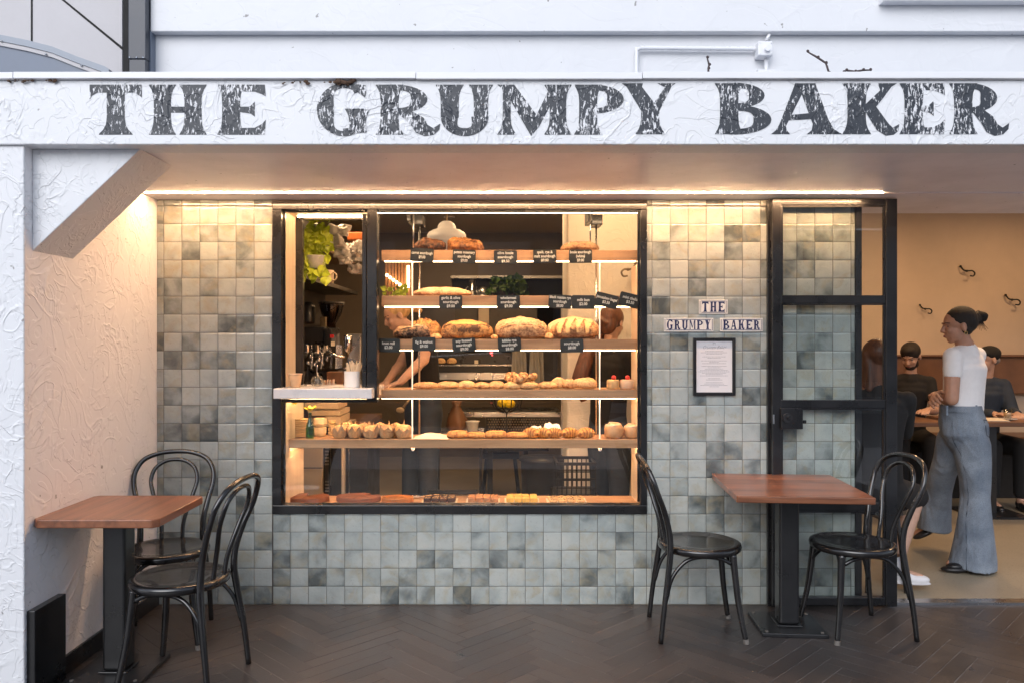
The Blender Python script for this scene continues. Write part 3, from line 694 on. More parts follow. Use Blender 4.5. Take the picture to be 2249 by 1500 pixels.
# ------------------------------------------------------------------ shop window
sw = thing('shop_window', 'large black framed shop window with serving hatch on the left', 'window', (0,0,WZ0))
fr = MB(); y0, y1 = -.018, .06
fr.box(WX0, WX0+.050, y0, y1, WZ0+.049, WZ1-.037); fr.box(WX1-.036, WX1, y0, y1, WZ0+.049, WZ1-.037)
fr.box(WX0, WX1, y0, y1, WZ1-.037, WZ1); fr.box(WX0, WX1, y0, y1, WZ0, WZ0+.049)
fr.build('frame', 'steel_frame_black', sw, bevel=.003)
f2 = MB()                                     # inner beads
f2.box(WX0+.0505, WX1-.0365, .030, .040, WZ1-.046, WZ1-.0375); f2.box(WX0+.0505, WX0+.058, .030, .040, WZ0+.06, WZ1-.047); f2.box(WX1-.045, WX1-.0365, .030, .040, WZ0+.06, WZ1-.047)
f2.build('glazing_bead', 'steel_frame_black', sw)
mu = MB(); mu.box(X(806,-.02), X(828,-.02), -.024, .058, 1.13, WZ1-.0375); mu.box(X(795,-.01), X(805,-.01), -.012, .03, 1.206, WZ1-.06); mu.build('mullion', 'steel_frame_black', sw, bevel=.003)
tr_ = MB(); tr_.box(WX0+.0505, X(828,-.02), -.015, .05, Z(883,0), Z(876,0)); tr_.build('transom', 'steel_frame_black', sw, bevel=.002)
gp = MB(); gp.box(X(828,.01), WX1-.037, .008, .014, Z(876,.01), WZ1-.038); gp.box(WX0+.051, WX1-.037, .008, .014, WZ0+.05, Z(884,.01)); gp.build('glass', 'window_glass', sw)
hf = MB(); ya, yb_ = .27, .31
hf.box(X(641,ya), X(665,ya), ya, yb_, 1.206, Z(483,ya)); hf.box(X(641,ya), X(812,ya), ya, yb_, Z(483,ya), Z(469,ya))
hf.box(X(795,ya), X(812,ya), ya, yb_, 1.206, Z(483,ya)); hf.build('hatch_frame', 'steel_frame_black', sw, bevel=.003)
hc = MB(); hc.box(X(664.5,ya+.03), X(667,ya+.03), ya+.015, ya+.03, 1.21, Z(485,ya)); hc.build('hatch_track', 'stainless', sw)
sp = MB(); sp.box(WX0+.02, WX0+.053, .0605, .268, 1.206, 2.20); sp.box(WX0+.02, X(806,0), .0605, .268, 2.19, 2.20)
sp.prism([(WX0+.02, .0605), (WX0+.054, .0605), (WX0+.085, .33), (WX0+.02, .33)], 'z', WZ0, 1.13)
sp.box(WX1-.03, WX1-.018, .0605, .34, WZ0, 1.90); sp.build('reveal_panel', 'cream_ply', sw, normals=True)
ct = MB(); ct.box(X(600,-.10)+.0, X(817,-.10), -.10, .33, Z(875,-.10), Z(853,-.10)); ct.build('hatch_counter', 'stone_white', sw, bevel=.004)
CT = Z(853,-.10)                               # top of the hatch counter

# display shelving behind the glass
SH = [Z(550,.1), Z(650,.1), Z(745,.1), Z(855,.1), Z(964,.1)]; DECK = Z(1106,.1)
SXL, SXR = X(838,.1), X(1404,.1)
ds = thing('display_shelving', 'wooden display shelves with warm strip lights behind the glass', 'shelving', (0,.1,DECK))
for k, z in enumerate(SH):
    s_ = MB(); lip = .060 if k < 3 else .050; xl = SXL if k < 4 else X(620,.1)
    s_.box(xl, SXR, .100, .118, z-lip, z); s_.box(xl, SXR, .1185, .36, z-.024, z-.003)
    sh = s_.build('shelf', 'shelf_wood', ds, bevel=.0015)
    if k < 4:
        l_ = MB(); a = X(845,.12) if k < 3 else SXL
        l_.box(a, SXR-.02, .108, .117, z-lip-(.006 if k < 3 else .003), z-lip-.0005); l_.build('strip_light', 'led_shelf', sh)
for k, z in enumerate(SH):
    xl = X(845,.12) if k < 4 else X(625,.12)
    l_ = MB(); l_.box(xl, SXR-.02, .1195, .129, z-.032, z-.025); l_.build('strip_light', 'led_fill' if k < 3 else 'led_low', ds)  # behind the lips: upper four strips added to brighten the bread below
for nm_, (xa_, xb_, ya_, yb_2, za_) in (('a', (-1.20, -.76, .20, .21, 2.182)), ('b', (-1.22, -.76, .12, .13, 1.140))):
    l_ = MB(); l_.box(xa_, xb_, ya_, yb_2, za_, za_+.006); l_.build('strip_light', 'led_low', ds)
dk = MB(); dk.box(X(617,.065), X(1405,.065), .062, .34, DECK-.012, DECK); dk.box(X(617,.065), X(1405,.065), .0605, .0615, WZ0+.049, DECK); dk.build('deck', 'shelf_wood', ds)
sp2 = MB(); sp2.box(X(830,.07), SXR+.01, .066, .074, Z(469,.07), Z(464.5,.07)); sp2.build('strip_light', 'led_top', ds)
for u in (905.5, 1317):
    p_ = MB(); x = X(u,.14)
    for a, b in ((SH[1], SH[0]-.026), (SH[2], SH[1]-.026), (SH[3], SH[2]-.026), (SH[4], SH[3]-.026)): p_.box(x-.0035, x+.0035, .137, .144, a-.002, b)
    p_.build('lit_post', emit('led_post%d' % u, (1, .66, .36), .5), ds)
for u in (921, 1309.5):
    p_ = MB(); x = X(u,.33); p_.tube([(x,.33,SH[4]-.06), (x,.33,2.25)], .0055, 10); p_.build('hanging_rod', 'stainless', ds, smooth=True)
    b_ = MB(); b_.box(x-.035, x+.028, .25, .40, 2.145, 2.205); b_.box(x-.06, x-.036, .20, .42, 2.16, 2.24); b_.build('ceiling_bracket', 'steel_frame_black', ds, bevel=.003)
    c_ = MB(); xf_ = X(u-13,.18); c_.tube([(xf_,.18,SH[0]), (xf_,.18,2.22)], .0045, 10); c_.build('hanging_rod', 'stainless', ds, smooth=True)
for u in (907, 1318):
    b_ = MB(); b_.lathe([(.004,-.02),(.008,-.016),(.011,0)], (X(u,.13), .13, SH[4]-.052), 12); b_.build('foot_cap', 'white_enamel', ds, smooth=True)

# ------------------------------------------------------------------ glass door folded back against the tiles
dr = thing('glass_door', 'black steel framed glass door standing open against the tiled wall', 'door', (X(1690,-.06),-.06,0))
DY0, DY1 = -.075, -.03; dx0, dx1 = X(1697,-.075), X(1971,-.075)
d_ = MB(); zt_ = Z(437,-.075)
d_.box(dx0, X(1716,-.075), DY0, DY1, .012, zt_); d_.box(X(1946,-.075), dx1, DY0, DY1, .012, zt_)
for a, b in ((437,451),(649,667),(878,896),(1104,1122),(1312,1329)):
    d_.box(X(1716,-.075), X(1946,-.075), DY0+.003, DY1-.003, max(.012, Z(b,-.075)), Z(a,-.075))
d_.build('frame', 'steel_frame_black', dr, bevel=.003)
b_ = MB()
for a, b in ((451,649),(667,878),(896,1104),(1122,1312)):
    z1_, z0_ = Z(a,-.075)-.001, Z(b,-.075)+.001
    b_.box(X(1716,-.07), X(1720,-.07), -.068, -.056, z0_, z1_); b_.box(X(1941,-.07), X(1946,-.07), -.068, -.056, z0_, z1_)
    b_.box(X(1721,-.07), X(1940,-.07), -.068, -.056, z1_-.008, z1_)
b_.build('glazing_bead', 'steel_frame_black', dr)
g_ = MB(); g_.box(X(1717,-.06), X(1945,-.06), -.055, -.050, .06, zt_-.04); g_.build('glass', 'window_glass', dr)
k_ = MB(); k_.box(X(1716,-.1), X(1764,-.1), -.10, DY0-.001, Z(942,-.1), Z(896,-.1)); k_.box(X(1764,-.09), X(1771,-.09), -.094, -.082, Z(929,-.09), Z(922,-.09))
lb_ = k_.build('lock_box', 'steel_frame_black', dr, bevel=.003)
k_ = MB(); k_.tube([(X(1729,-.1),-.10,Z(917,-.1)), (X(1729,-.1),-.112,Z(917,-.1))], .026, 20); k_.tube([(X(1731,-.1),-.112,Z(916,-.1)), (X(1731,-.1),-.128,Z(916,-.1))], .011, 14)
k_.build('latch', 'dark_machine', lb_, smooth=False)
k_ = MB(); k_.box(X(1698,-.08), X(1701,-.08), -.080, -.0755, Z(930,-.08), Z(910,-.08)); k_.build('strike_plate', 'stainless', dr)
jb = thing('door_frame', 'black steel door jamb at the end of the tiled wall', 'door frame', (1.96,0,0))
j_ = MB(); j_.box(1.951, 1.985, -.012, .13, .012, 2.245); j_.build('jamb', 'steel_frame_black', jb, bevel=.002)
j_ = MB(); j_.box(X(1686,-.03), X(1697,-.03), -.03, -.008, .0, 2.244); j_.build('hinge_post', 'steel_frame_black', jb, bevel=.002)
j_ = MB(); j_.box(1.96, 4.2, -.01, .06, .0005, .0135); j_.build('threshold', 'stainless', jb)

# ------------------------------------------------------------------ rooms behind
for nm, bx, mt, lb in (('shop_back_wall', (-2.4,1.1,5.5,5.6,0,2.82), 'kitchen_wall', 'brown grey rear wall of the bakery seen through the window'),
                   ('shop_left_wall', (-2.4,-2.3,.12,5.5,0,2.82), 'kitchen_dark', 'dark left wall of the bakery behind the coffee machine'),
                   ('partition_wall', (1.08,1.18,.12,5.5,0,2.82), 'plaster_inside', 'partition wall between bakery and dining room'),
                   ('dining_back_wall', (1.2,7.0,3.4,3.5,0,2.82), 'dining_wall', 'warm cream dining room wall behind the bench'),
                   ('dining_side_wall', (6.9,7.0,.47,3.4,0,2.82), 'dining_wall', 'far right side wall of the dining room'),
                   ('header_wall', (1.985,7.0,.36,.46,2.36,2.9), 'plaster_inside', 'lintel wall above the dining room entrance')):
    m_ = MB(); m_.box(*bx); tag(m_.build(nm, mt), lb, 'wall')
m_ = MB(); m_.box(.47, 1.079, 1.5, 1.95, .012, 2.82); tag(m_.build('plaster_column', 'plaster_inside', bevel=.02, seg=3), 'cream rough plaster column behind the display shelves', 'column')
def downlight(x, y, z, e, lb, size=.35, col=(1,.62,.32)):
    t = thing('downlight', lb, 'downlight', (x,y,z), 0, 'ceiling downlights')
    q = MB(); q.lathe([(.055,-.012),(.062,-.012),(.062,0),(.055,0)], (x,y,z), 20); q.build('rim', 'white_enamel', t)
    q = MB(); q.lathe([(.001,-.008),(.05,-.008),(.05,-.002)], (x,y,z), 20); q.build('lamp', 'downlight', t)
    ld = bpy.data.lights.new('downlight_lamp', 'AREA'); ld.shape = 'DISK'; ld.size = size; ld.energy = e; ld.color = col
    lo = bpy.data.objects.new('lamp_light', ld); COL.objects.link(lo); lo.parent = t; lo.location = (0,0,-.02)
    return t
downlight(-1.3, 1.3, 2.82, 12, 'ceiling downlight above the coffee machine'); downlight(.1, 2.2, 2.82, 15, 'ceiling downlight in the middle of the bakery')
downlight(-.6, 4.2, 2.82, 10, 'ceiling downlight deep in the bakery kitchen'); downlight(.75, .9, 2.82, 10, 'ceiling downlight before the plaster column')
downlight(3.3, 2.2, 2.78, 15, 'ceiling downlight over the first dining table'); downlight(5.0, 2.2, 2.78, 12, 'ceiling downlight over the second dining table')
downlight(3.3, .85, 2.78, 14, 'ceiling downlight near the dining room entrance')

# across the street (seen only as reflections in the glass)
ob = thing('opposite_building', 'brick building across the street behind the viewer', 'building', (0,-17,0))
o_ = MB(); o_.box(-22, 22, -18, -16.5, 0, 4.4); o_.build('wall', 'brick_far', ob)
for k in range(-5, 6):
    w_ = MB(); w_.box(k*3.6-.7, k*3.6+.7, -16.5, -16.44, 3.1, 4.1); q = w_.build('window', 'trim_far', ob)
    w_ = MB(); w_.box(k*3.6-1.3, k*3.6+1.3, -16.5, -16.43, .4, 2.6); q = w_.build('shop_glass', 'dark_machine', ob)

# parked car at the kerb behind the viewer: it shows as streaks in the glass
cr = thing('parked_car', 'dark parked car at the kerb opposite the shop window, mirrored in the glass', 'car', (-.6,-8.0,-.12))
side = [(-2.15,.35),(-2.2,.62),(-2.05,.80),(-1.15,.92),(-.55,1.36),(.55,1.42),(1.35,1.05),(2.05,.96),(2.2,.70),(2.15,.35),(1.75,.32),(1.62,.55),(1.35,.64),(1.08,.55),(.95,.32),(-.95,.32),(-1.08,.55),(-1.35,.64),(-1.62,.55),(-1.75,.32)]
m = MB(); m.prism([(x-.6, z-.12) for x, z in side], 'y', -8.85, -7.15); m.build('body', 'car_paint', cr, normals=True, bevel=.09, seg=4)
for yy in (-8.856, -7.144):
    for pts in ([(-1.0,.95),(-.50,1.30),(.0,1.34),(.0,.95)], [(.06,.95),(.06,1.34),(.52,1.35),(1.12,1.04),(1.12,.95)]):
        m = MB(); m.prism([(x-.6, z-.12) for x, z in pts], 'y', yy-.004, yy+.004); m.build('window', 'dark_machine', cr, normals=True)
    for x in (-1.35, 1.35):
        m = MB(); m.tube([(x-.6, yy-.08 if yy < -8 else yy-.16, .20), (x-.6, yy+.16 if yy < -8 else yy+.02, .20)], .32, 28); w = m.build('wheel', 'rubber', cr)
        m = MB(); yo_ = yy-.085 if yy < -8 else yy+.021; m.tube([(x-.6, yo_, .20), (x-.6, yo_+.004, .20)], .20, 20); m.build('rim', 'stainless', w)
    m = MB(); m.ell((1.45, yy+(.12 if yy < -8 else -.12), .60), (.09,.14,.07)); m.build('headlight', 'chrome', cr, smooth=True)
    m = MB(); m.ell((-2.72, yy+(.12 if yy < -8 else -.12), .58), (.07,.14,.08)); m.build('tail_light', 'red_label', cr, smooth=True)

# ================================================================== TERRACE FURNITURE
def make_table(label, size, loc, rot, h, wmat, axis, clip=.03, post=(0,0)):
    t = thing('cafe_table', label, 'table', loc, rot, 'square cafe tables outside the shopfront')
    w, d, th = size; a, b = w/2, d/2
    m = MB(); c = clip
    m.prism([(-a+c,-b),(a-c,-b),(a,-b+c),(a,b-c),(a-c,b),(-a+c,b),(-a,b-c),(-a,-b+c)], 'z', h-th, h); m.build('tabletop', wmat, t, bevel=.005, seg=3, world=False)
    m = MB(); px, py = post
    m.box(px-.05, px+.05, py-.05, py+.05, .0262, h-th-.008); m.build('post', 'black_paint', t, bevel=.012, seg=3, world=False)
    m = MB(); m.box(px-.16, px+.16, py-.16, py+.16, 0.001, .020); m.box(px-.062, px+.062, py-.062, py+.062, .0202, .026); bs = m.build('base_plate', 'black_paint', t, bevel=.003, world=False)
    m = MB(); m.box(px-.13, px+.13, py-.13, py+.13, h-th-.008, h-th-.0005); m.build('mounting_plate', 'black_paint', t, world=False)
    for sx in (-1, 1):
        for sy in (-1, 1): m = MB(); m.lathe([(.009,.020),(.009,.024),(.004,.025)], (px+sx*.135, py+sy*.135, 0), 10); q = m.build('bolt', 'worn_metal_tip', t, world=False); q.parent = bs
    return t
make_table('square wooden cafe table fixed beside the plaster side wall', (.515,.505,.036), (-1.672,-.907,0), 0, .735, 'table_wood_y', 'y', .022, (-.03,.015))
make_table('square wooden cafe table in front of the glass door', (.635,.64,.032), (1.438,-.375,0), R(-4.5), .735, 'table_wood', 'x', .006, (.01,.04))

def make_chair():
    t = thing('bentwood_chair', 'x', 'chair', (0,0,0), 0, 'black bentwood cafe chairs')
    zs = .452
    m = MB(); m.lathe([(.001,zs-.009),(.10,zs-.009),(.165,zs-.005),(.176,zs),(.192,zs+.001),(.203,zs-.003),(.207,zs-.014),(.205,zs-.030),(.198,zs-.036),(.001,zs-.036)], (0,0,0), 48, cap=False)
    m.build('seat', 'black_lacquer', t, smooth=True, world=False)
    # outer hoop = rear legs + back in one bent rod
    half = [(.185,.225,0),(.178,.205,.18),(.160,.180,.36),(.150,.172,.45),(.152,.180,.54),(.172,.207,.64),(.192,.238,.72),(.190,.260,.785),(.155,.284,.842),(.085,.300,.872)]
    pts = [Vector((-a,b,c)) for a, b, c in half] + [Vector((0,.306,.880))] + [Vector(p) for p in half[::-1]]
    sp_ = spline(pts, 6); rr = []
    for p in sp_: rr.append(.0125+.0035*max(0, 1-abs(p.z-.42)/.35))
    m = MB(); m.tube(sp_, rr, 12); m.build('back_hoop', 'black_lacquer', t, smooth=True, world=False)
    half = [(.050,.176,.445),(.053,.188,.52),(.072,.208,.60),(.100,.230,.68),(.113,.252,.74),(.098,.268,.795),(.055,.282,.830)]
    pts = [Vector((-a,b,c)) for a, b, c in half] + [Vector((0,.287,.840))] + [Vector(p) for p in half[::-1]]
    m = MB(); m.tube(spline(pts, 6), .0105, 10); m.build('inner_hoop', 'black_lacquer', t, smooth=True, world=False)
    for s_ in (-1, 1):
        m = MB(); lp = spline([(s_*.128,-.135,.420),(s_*.134,-.142,.34),(s_*.150,-.158,.18),(s_*.176,-.188,0)], 6)
        m.tube(lp, [.019-.0065*i/(len(lp)-1) for i in range(len(lp))], 12); lg = m.build('leg', 'black_lacquer', t, smooth=True, world=False)
        m = MB(); m.tube([lp[-1]+Vector((-s_*.002,.002,.022)), lp[-1]], .0145, 10); q = m.build('foot_tip', 'worn_metal_tip', t, world=False); q.parent = lg
        m = MB(); m.tube(spline([(s_*.171,.197,.20),(s_*.160,.165,.31),(s_*.148,.10,.385),(s_*.142,.02,.408),(s_*.140,-.07,.400),(s_*.136,-.125,.375)], 6), .0095, 10)
        m.build('side_brace', 'black_lacquer', t, smooth=True, world=False)
    m = MB(); m.tube(spline([(-.146,-.156,.235),(-.128,-.145,.33),(-.075,-.12,.395),(0,-.105,.410),(.075,-.12,.395),(.128,-.145,.33),(.146,-.156,.235)], 6), .0095, 10)
    m.build('front_brace', 'black_lacquer', t, smooth=True, world=False)
    return t
ch0 = make_chair()
for k, (x, y, rz, lb) in enumerate((
        (-1.665, -.50, R(14), 'black bentwood chair behind the left table, its back to the tiles'),
        (-1.405, -.955, R(-97), 'black bentwood chair nearest the camera beside the left table'),
        (.99, -.385, R(88), 'black bentwood chair left of the right table, beside the window corner'),
        (1.765, -.385, R(-82), 'black bentwood chair in front of the glass door and entrance'))):
    c = ch0 if k == 0 else copy_tree(ch0)
    c.location = (x, y, 0); c.rotation_euler = (0, 0, rz); c['label'] = lb

# ================================================================== SIGNS ON THE TILES
def tile_sign(u0, u1, v0, v1, word, nb_, label):
    y = -.010; t = thing('tile_sign', label, 'tile sign', (X((u0+u1)/2,y), y, Z(v1,y)), 0, 'small lettered tile signs')
    x0, x1, z0, z1 = X(u0,y), X(u1,y), Z(v1,y), Z(v0,y); n = len(word); bw = .012; w = (x1-x0-2*bw)/n
    m = MB(); m.box(x0, x0+bw-.001, y-.003, y+.004, z0, z1); m.box(x1-bw+.001, x1, y-.003, y+.004, z0, z1)
    for k in range(n): m.box(x0+bw+k*w+.0005, x0+bw+(k+1)*w-.0005, y-.003, y+.004, z0, z1)
    m.build('tile_strip', 'sign_white', t, bevel=.0008)
    m = MB(); yy = y-.0035
    for zc in (z0+.008, z1-.008):
        m.box(x0+bw+.002, x1-bw-.002, yy, y-.0031, zc-.0018, zc+.0018)
    for xc in (x0+bw*.45, x1-bw*.45): m.box(xc-.0014, xc+.0014, yy, y-.0031, z0+.006, z1-.006)
    m.build('border_line', 'sign_navy', t)
    it = [(c, x0+bw+k*w+w*.10, x0+bw+(k+1)*w-w*.10, z0+.0115, z1-.0115) for k, c in enumerate(word)]
    letters('lettering', it, y-.0032, 'sign_navy', t, sw=.20, s=.055, step=.00005)
tile_sign(1535, 1598, 659, 690, 'THE', 1, 'smallest of the white tile signs, with three blue letters')
tile_sign(1458, 1566.5, 699, 728.5, 'GRUMPY', 1, 'white tile sign with six blue letters above the framed menu')
tile_sign(1581.5, 1675, 699, 728.5, 'BAKER', 1, 'white tile sign with five blue letters next to the door')

mn = thing('framed_menu', 'black framed paper menu hanging on the tiles', 'menu', (X(1570,-.02),-.02,Z(866,-.02)))
y = -.024; x0, x1, z0, z1 = X(1523,y), X(1616,y), Z(868,y), Z(742,y); fw = .017
m = MB(); m.box(x0, x0+fw, y, -.006, z0, z1); m.box(x1-fw, x1, y, -.006, z0, z1); m.box(x0+fw, x1-fw, y, -.006, z0, z0+fw); m.box(x0+fw, x1-fw, y, -.006, z1-fw, z1)
m.build('frame', 'black_paint', mn, bevel=.002)
m = MB(); m.box(x0+fw+.0005, x1-fw-.0005, -.014, -.008, z0+fw+.0005, z1-fw-.0005); pp = m.build('sheet', 'paper', mn)
text_mesh('heading', 'Grumpy Baker', .026, 'ink_dark', mn, ((x0+x1)/2, -.0146, z1-.052), shear=.55, width=.85, offset=-.0006)
m = MB(); xc = (x0+x1)/2; m.box(xc-.008, xc+.008, -.0146, -.0144, z1-.030, z1-.0285); m.box(xc-.006, xc-.005, -.0146, -.0144, z1-.040, z1-.031); m.box(xc+.005, xc+.006, -.0146, -.0144, z1-.040, z1-.031); m.build('heading_mark', 'ink_dark', mn)
m = MB(); rr = random.Random(9); zz = z1-.075
while zz > z0+.035:
    if rr.random() < .84:
        w = rr.uniform(.25, .92)*(x1-x0-2*fw)*.5; xx = xc-w
        while xx < xc+w:
            l = rr.uniform(.004, .012); m.box(xx, min(xx+l, xc+w), -.0145, -.0143, zz, zz+.0022); xx += l+.0022
    zz -= .0075
m.build('text_lines', 'ink_grey', mn)

# ================================================================== PRICE CARDS
CARDS = [(927,561,'carrot sourdough\n$9.00',-3,0),(1019.5,564,'potato rosemary\nsourdough\n$9.00',-2,0),(1110,565.5,'olive boule\nsourdough\n$9.50',0,0),
 (1196.5,563.5,'spelt, rye &\nmalt sourdough\n$9.00',.5,0),(1275,563.5,'boule sourdough\n(white)\n$9.00',.5,0),
 (990,664,'garlic & olive\nsourdough\n$9.00',-.5,1),(1116.6,664,'wholemeal\nsourdough\n$9.00',.8,1),(1230,663,'black russian rye\nsourdough\n$8.00',-3.5,1),
 (1281,664,'milk bun\n$2.00',-.5,1),(1332,660.5,'jerusalem bagel\n$3.50',-14,1),(1385,660.5,'mini challah\n$3.50',-14,1),
 (853,758.5,'knot roll\n$2.00',-1,2),(931,755.7,'fig & walnut\n$9.00',0,2),(1019,757.6,'soy linseed\nsourdough\n$9.00',4,2),(1119,757,'kibble rye\nsourdough\n$8.00',3,2),(1256,759,'sourdough\n$8.00',1,2)]
for u, v, txt, rot, sh in CARDS:
    y = .084 if txt[:4] not in ('milk', 'mini') else .080; x, z = X(u,y), Z(v,y)
    first = txt.split('\n$')[0].replace('\n', ' ').replace('&', 'and').replace('(', '').replace(')', '').replace(',', '')
    t = thing('price_card', 'black price card reading %s, on the %s shelf' % (first, ('top', 'second', 'third')[sh]), 'price card', (x,y,z), 0, 'black price cards on the shelf fronts')
    w, h, c = .0655, .0385, .006
    m = MB(); poly = [(-w+c,-h),(w-c,-h),(w,-h+c),(w,h-c),(w-c,h),(-w+c,h),(-w,h-c),(-w,-h+c)]
    a = R(rot); poly = [(px*math.cos(a)-pz*math.sin(a), px*math.sin(a)+pz*math.cos(a)) for px, pz in poly]
    m.prism([(x+p, z+q) for p, q in poly], 'y', y, y+.002); m.build('card', 'card_black', t, normals=True)
    text_mesh('lettering', txt, .0222, 'card_ink', t, (x, y-.0006, z), rot_y=-a, width=.92 if len(txt) < 40 else .86, spacing=1.05, offset=.0005, maxw=.119)
    m = MB(); m.box(x-.004, x+.004, y+.0021, .0995, z-.004, z+.004); m.build('clip', 'plastic_black', t)

# ================================================================== THINGS ON THE HATCH COUNTER
cy = CT
y = .02; x = X(649,y)
t = thing('paper_cup', 'brown paper cup on the left of the hatch counter', 'cup', (x,y,cy))
m = MB(); m.lathe([(.026,cy+.001),(.027,cy+.003),(.037,cy+.074),(.0355,cy+.074),(.026,cy+.006)], (x,y,0), 24, cap=True); m.build('cup_body', 'kraft', t, smooth=True)
m = MB(); m.tube([Vector((x+.038*math.cos(a*math.pi/14), y+.038*math.sin(a*math.pi/14), cy+.075)) for a in range(29)], .0022, 6, cap=False); m.build('rim', 'kraft_light', t, smooth=True)
x = X(773.5,y)
t = thing('stirrer_tin', 'white tin of wooden stirrers on the right of the hatch counter', 'tin', (x,y,cy))
m = MB(); m.lathe([(.043,cy+.001),(.0435,cy+.002),(.0435,cy+.090),(.041,cy+.090),(.041,cy+.005)], (x,y,0), 28); m.build('tin_body', 'white_tin', t, smooth=False)
rr = random.Random(2)
for k in range(22):
    a = rr.uniform(0, 6.28); r_ = rr.uniform(.004, .034); ln = rr.uniform(.035, .062); tx, tz = rr.uniform(-.035, .035)+math.cos(a)*.018, rr.uniform(-.01, .01)
    m = MB(); p = Vector((x+r_*math.cos(a), y+r_*math.sin(a), cy+.03)); q = Vector((x+r_*math.cos(a)+tx, y+r_*math.sin(a)+tz, cy+.09+ln))
    m.tube([p, q], .0042, 4, sq=.3); m.build('stirrer', 'stick_wood', t)
y = .12; x = X(697,y)
t = thing('glass_cloche', 'small round glass jar standing in the middle of the hatch counter', 'jar', (x,y,cy))
m = MB(); m.lathe([(.020,cy+.001),(.033,cy+.018),(.036,cy+.034),(.028,cy+.054),(.010,cy+.064),(.008,cy+.064),(.026,cy+.052),(.034,cy+.034),(.031,cy+.018),(.018,cy+.004)], (x,y,0), 24); m.build('bowl', 'clear_glass', t, smooth=True)
m = MB(); m.tube(spline([(x,y,cy+.010),(x+.004,y,cy+.05),(x-.003,y,cy+.085),(x,y,cy+.12)], 5), .003, 6); m.build('spoon', 'chrome', t, smooth=True)
y = .16; x = X(676,y)
t = thing('iron_stand', 'low black iron stand beside the glass jar', 'stand', (x,y,cy))
m = MB(); m.tube([(x,y,cy+.012),(x,y,cy+.11)], .002, 6)
for k in range(3):
    a = k*2.09+.4; m.tube(spline([(x,y,cy+.014),(x+.014*math.cos(a),y+.014*math.sin(a),cy+.02),(x+.028*math.cos(a),y+.028*math.sin(a),cy+.003)], 4), .0022, 6)
m.build('frame', 'iron_dark', t)
y = .25; x = X(725,y)
t = thing('sugar_packets', 'low clear tray of sugar sachets behind the glass jar', 'tray', (x,y,cy))
m = MB(); m.box(x-.05, x+.035, y-.03, y+.01, cy+.001, cy+.022); m.build('tray', 'clear_glass', t)
for k in range(7):
    m = MB(); m.box(x-.045+k*.011, x-.040+k*.011, y-.025, y+.005, cy+.004, cy+.034-.003*(k % 3)); m.build('sachet', ('icing', 'kraft_light', 'slice_tan')[k % 3], t)

# ================================================================== BREAD
def loaf_mesh(L_, W_, H_, seed=0, rough=.06, cuts=(), flour=.45, tip=2.4, nu=40, nv=22, top=.0, square=2.2):
    if L_ > .16: nu, nv = 64, 44
    """a loaf on z = 0, long axis x. cuts: (x0,y0,x1,y1,width,depth) in units of half length / half width"""
    m = MB(); a, b = L_/2, W_/2
    sd = Vector((seed*3.1, seed*1.7, seed*.9))
    def f(u, v):
        ph = math.pi*v; th = 2*math.pi*u
        x = math.cos(ph); r_ = math.sin(ph)**(2/tip)
        cx, cz = math.cos(th), math.sin(th)
        py = b*r_*math.copysign(abs(cx)**(2/square), cx); pz = math.copysign(abs(cz)**(2/square), cz)*r_
        z = pz*H_*(.70 if pz > 0 else .30)+H_*.30
        p = Vector((a*x, py, z)); q = p*9/max(.05, (L_+W_)/2*.9)*.22+sd
        d = noise.fractal(q, 1.0, 2.0, 4)*rough*H_*1.5
        up = max(0, pz); fl = flour+.06 + .30*(up-.5) + .25*noise.noise(q*2.0)
        nx, ny = x, py/b if b else 0
        for (x0, y0_, x1, y1_, w, dp) in cuts:
            A = Vector((x0, y0_)); B = Vector((x1, y1_)); P = Vector((nx, ny)); AB = B-A
            t_ = max(0, min(1, (P-A).dot(AB)/AB.dot(AB))); dd = (P-A-AB*t_).length
            if pz > .05:
                ww = w*(1-.6*(2*t_-1)**4)
                if dd < ww: 
                    d -= dp*H_*(1-(dd/ww)**2)*1.3; fl += .75
                elif dd < ww*1.7: d += dp*H_*.6*(1-abs(dd/ww-1.3)/.4) if abs(dd/ww-1.3) < .4 else 0; fl -= .38
        nrm = Vector((x*.4/a if a else 0, py/(b*b), pz/max(H_, .01))); nrm.normalize()
        p = p+nrm*d; p.z = max(0.001, p.z)
        return (p, min(1.2, max(-.2, fl)))
    m.grid(f, nu, nv, closed_u=True); return m
def bread(name, label, cat, u0, u1, vtop, shelf_z, y, mat, W_=.12, seed=1, cuts=(), flour=.45, rot=0, group=None, rough=.06, tip=2.4, square=2.2, lift=0, parts=None, top_pad=1.0):
    x0, x1 = X(u0,y), X(u1,y); H_ = max(.02, (Z(vtop,y)-shelf_z-lift))*top_pad; x = (x0+x1)/2
    t = thing(name, label, cat, (x, y, shelf_z+lift), 0, group)
    L_ = (x1-x0)*(1.0)
    mb = loaf_mesh(L_, W_, H_, seed, rough, cuts, flour, tip, square=square)
    mb.build('crust', mat, t, smooth=True, world=False, attr='flour', xf=Matrix.Rotation(rot, 4, 'Z')); return t
S1, S2, S3, S4, S5 = SH
def slashes(n, w=.10, d=.07, sl=.45, ymax=.75):
    return [(-.72+1.44*(k+.5)/n-sl*.35, -ymax, -.72+1.44*(k+.5)/n+sl*.35, ymax, w, d) for k in range(n)]
LB = 'sourdough loaves on the upper shelves'
bread('sourdough_loaf', 'dark brown crusty loaf at the left end of the top shelf', 'loaf', 908, 981, 523, S1, .22, 'crust_dark', .15, 1, [(-.7,-.1,.7,.1,.10,.08)], .30, group=LB, rough=.13, square=2.0)
bread('sourdough_loaf', 'golden knobbly loaf on the top shelf, second from the left', 'loaf', 985, 1060, 522, S1, .22, 'crust_gold', .15, 2, [(-.6,-.5,.1,.5,.10,.1),(0,-.5,.7,.5,.10,.1)], .36, group=LB, rough=.17, square=2.0)
